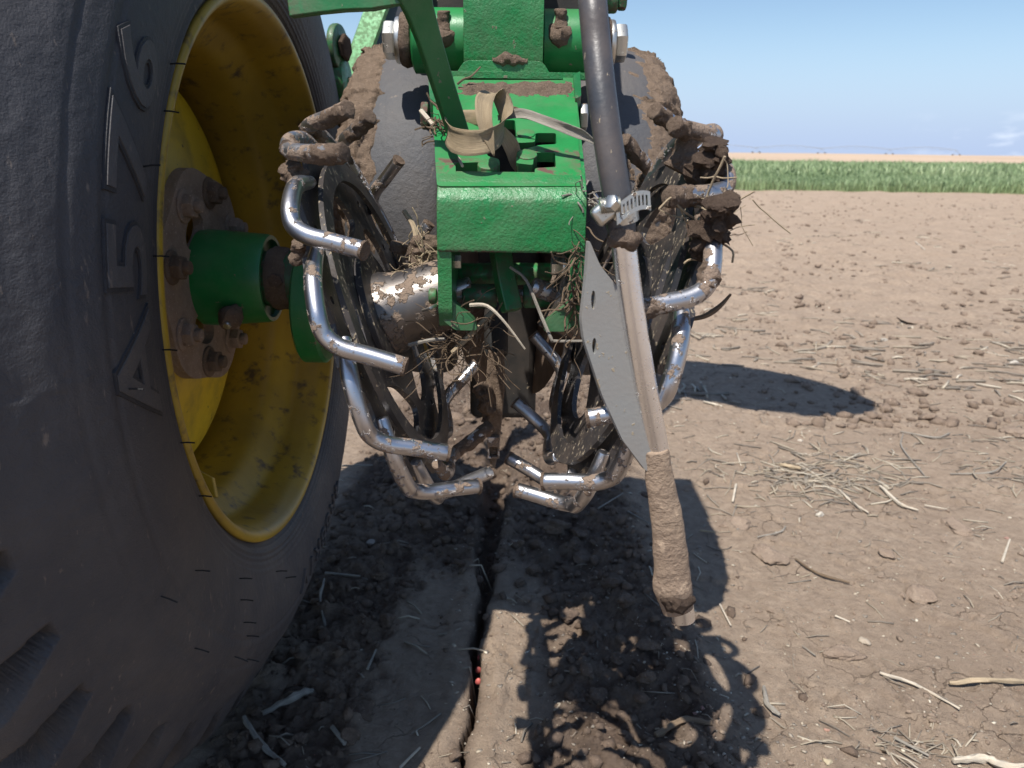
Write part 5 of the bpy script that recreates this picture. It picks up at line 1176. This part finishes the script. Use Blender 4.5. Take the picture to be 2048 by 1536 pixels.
    for uv, s, lab in (((1470, 1040), .030, 'flat cracked dry clod right of the muddy tube'), ((1540, 1102), .034, 'broad low dry clod right of the tube tip'), ((1840, 1185), .034, 'dark-edged crust flake at middle right'), ((1690, 1300), .026, 'small cracked crust flake at lower right'),
                     ((1915, 1045), .030, 'rough dark clod beyond the crust flake near the right edge'), ((1775, 1105), .014, 'small dark clod pair in the crust'), ((1455, 785), .018, 'little dry clod on the edge of the long shade'), ((1365, 780), .022, 'dry clod beside the long shade, close to the wheel'),
                     ((1990, 725), .028, 'grey clod with pale top far right'), ((1830, 640), .060, 'dark crumbly clod in the middle distance'), ((2035, 870), .05, 'dark ragged root clod at the right edge'), ((1345, 1010), .02, 'shaded clod hidden beside the muddy tube')):
        p = on_ground(*uv, 0); bm = bmesh.new(); rock(bm, p + Vector((0, 0, s * .05)), s, rnd, 4, .32); tag(mesh_obj('crust_clod', bm, mclod_dry, auto=0), lab, 'clod')
    # stones
    for uv, s, c, lab in ((uv, s * .62, tuple(q * .8 for q in c), lab) for uv, s, c, lab in (((740, 1080), .017, (.34, .29, .24), 'pale stone in the shaded dirt beside the tyre'), ((785, 1082), .007, (.30, .26, .22), 'small stone right of the pale shaded stone'), ((2015, 1068), .009, (.40, .24, .19), 'rosy pebble near the right edge'),
                        ((1670, 1285), .005, (.45, .35, .25), 'tan grain beside the crust flake'), ((1387, 1455), .006, (.36, .20, .16), 'pink granite pebble in the wheel shade'), ((1402, 1443), .005, (.34, .18, .14), 'smaller pink pebble above the granite pebble'),
                        ((1600, 878), .014, (.60, .52, .42), 'white flake stone at the top of the straw patch'), ((1640, 1022), .016, (.62, .55, .45), 'white chip stone below the straw patch'), ((1770, 678), .022, (.50, .45, .38), 'pale stone far out in the soil'), ((2030, 722), .026, (.58, .52, .44), 'pale flat stone by the grey clod'),
                        ((1655, 1452), .006, (.45, .26, .19), 'rosy grain in the lower crust'), ((1655, 1523), .008, (.50, .42, .28), 'yellowish pebble at the bottom edge'), ((1730, 1275), .014, (.45, .37, .28), 'flat pale crust chip at lower right'))):
        p = on_ground(*uv, 0); bm = bmesh.new(); rock(bm, p + Vector((0, 0, s * .2)), s, rnd, 3, .6)
        mm = newmat('stone'); mm[2].inputs['Base Color'].default_value = (*c, 1); mm[2].inputs['Roughness'].default_value = .8; bump(mm[1], mm[2], noise_fac(mm[1], 200, 5, .2, .8), .6, .002)
        tag(mesh_obj('stone', bm, mm[0], auto=0), lab, 'stone')
    for uv, lab in (((957, 1340), 'pink treated seed, middle one in the furrow'), ((961, 1315), 'pink treated seed deepest in the furrow shade'), ((957, 1363), 'pink and white seed nearest in the furrow')):
        g = G(*uv, -.012); bm = bmesh.new(); r = bmesh.ops.create_icosphere(bm, subdivisions=3, radius=1)
        for v in r['verts']: v.co = Vector((g.x + v.co.x * .0042 * (1.15 - .25 * v.co.z), g.y + v.co.y * .003, -.012 + v.co.z * .0055))
        tag(mesh_obj('seed', bm, pink, auto=0), lab, 'seed', 'seeds in the furrow')
scatter()
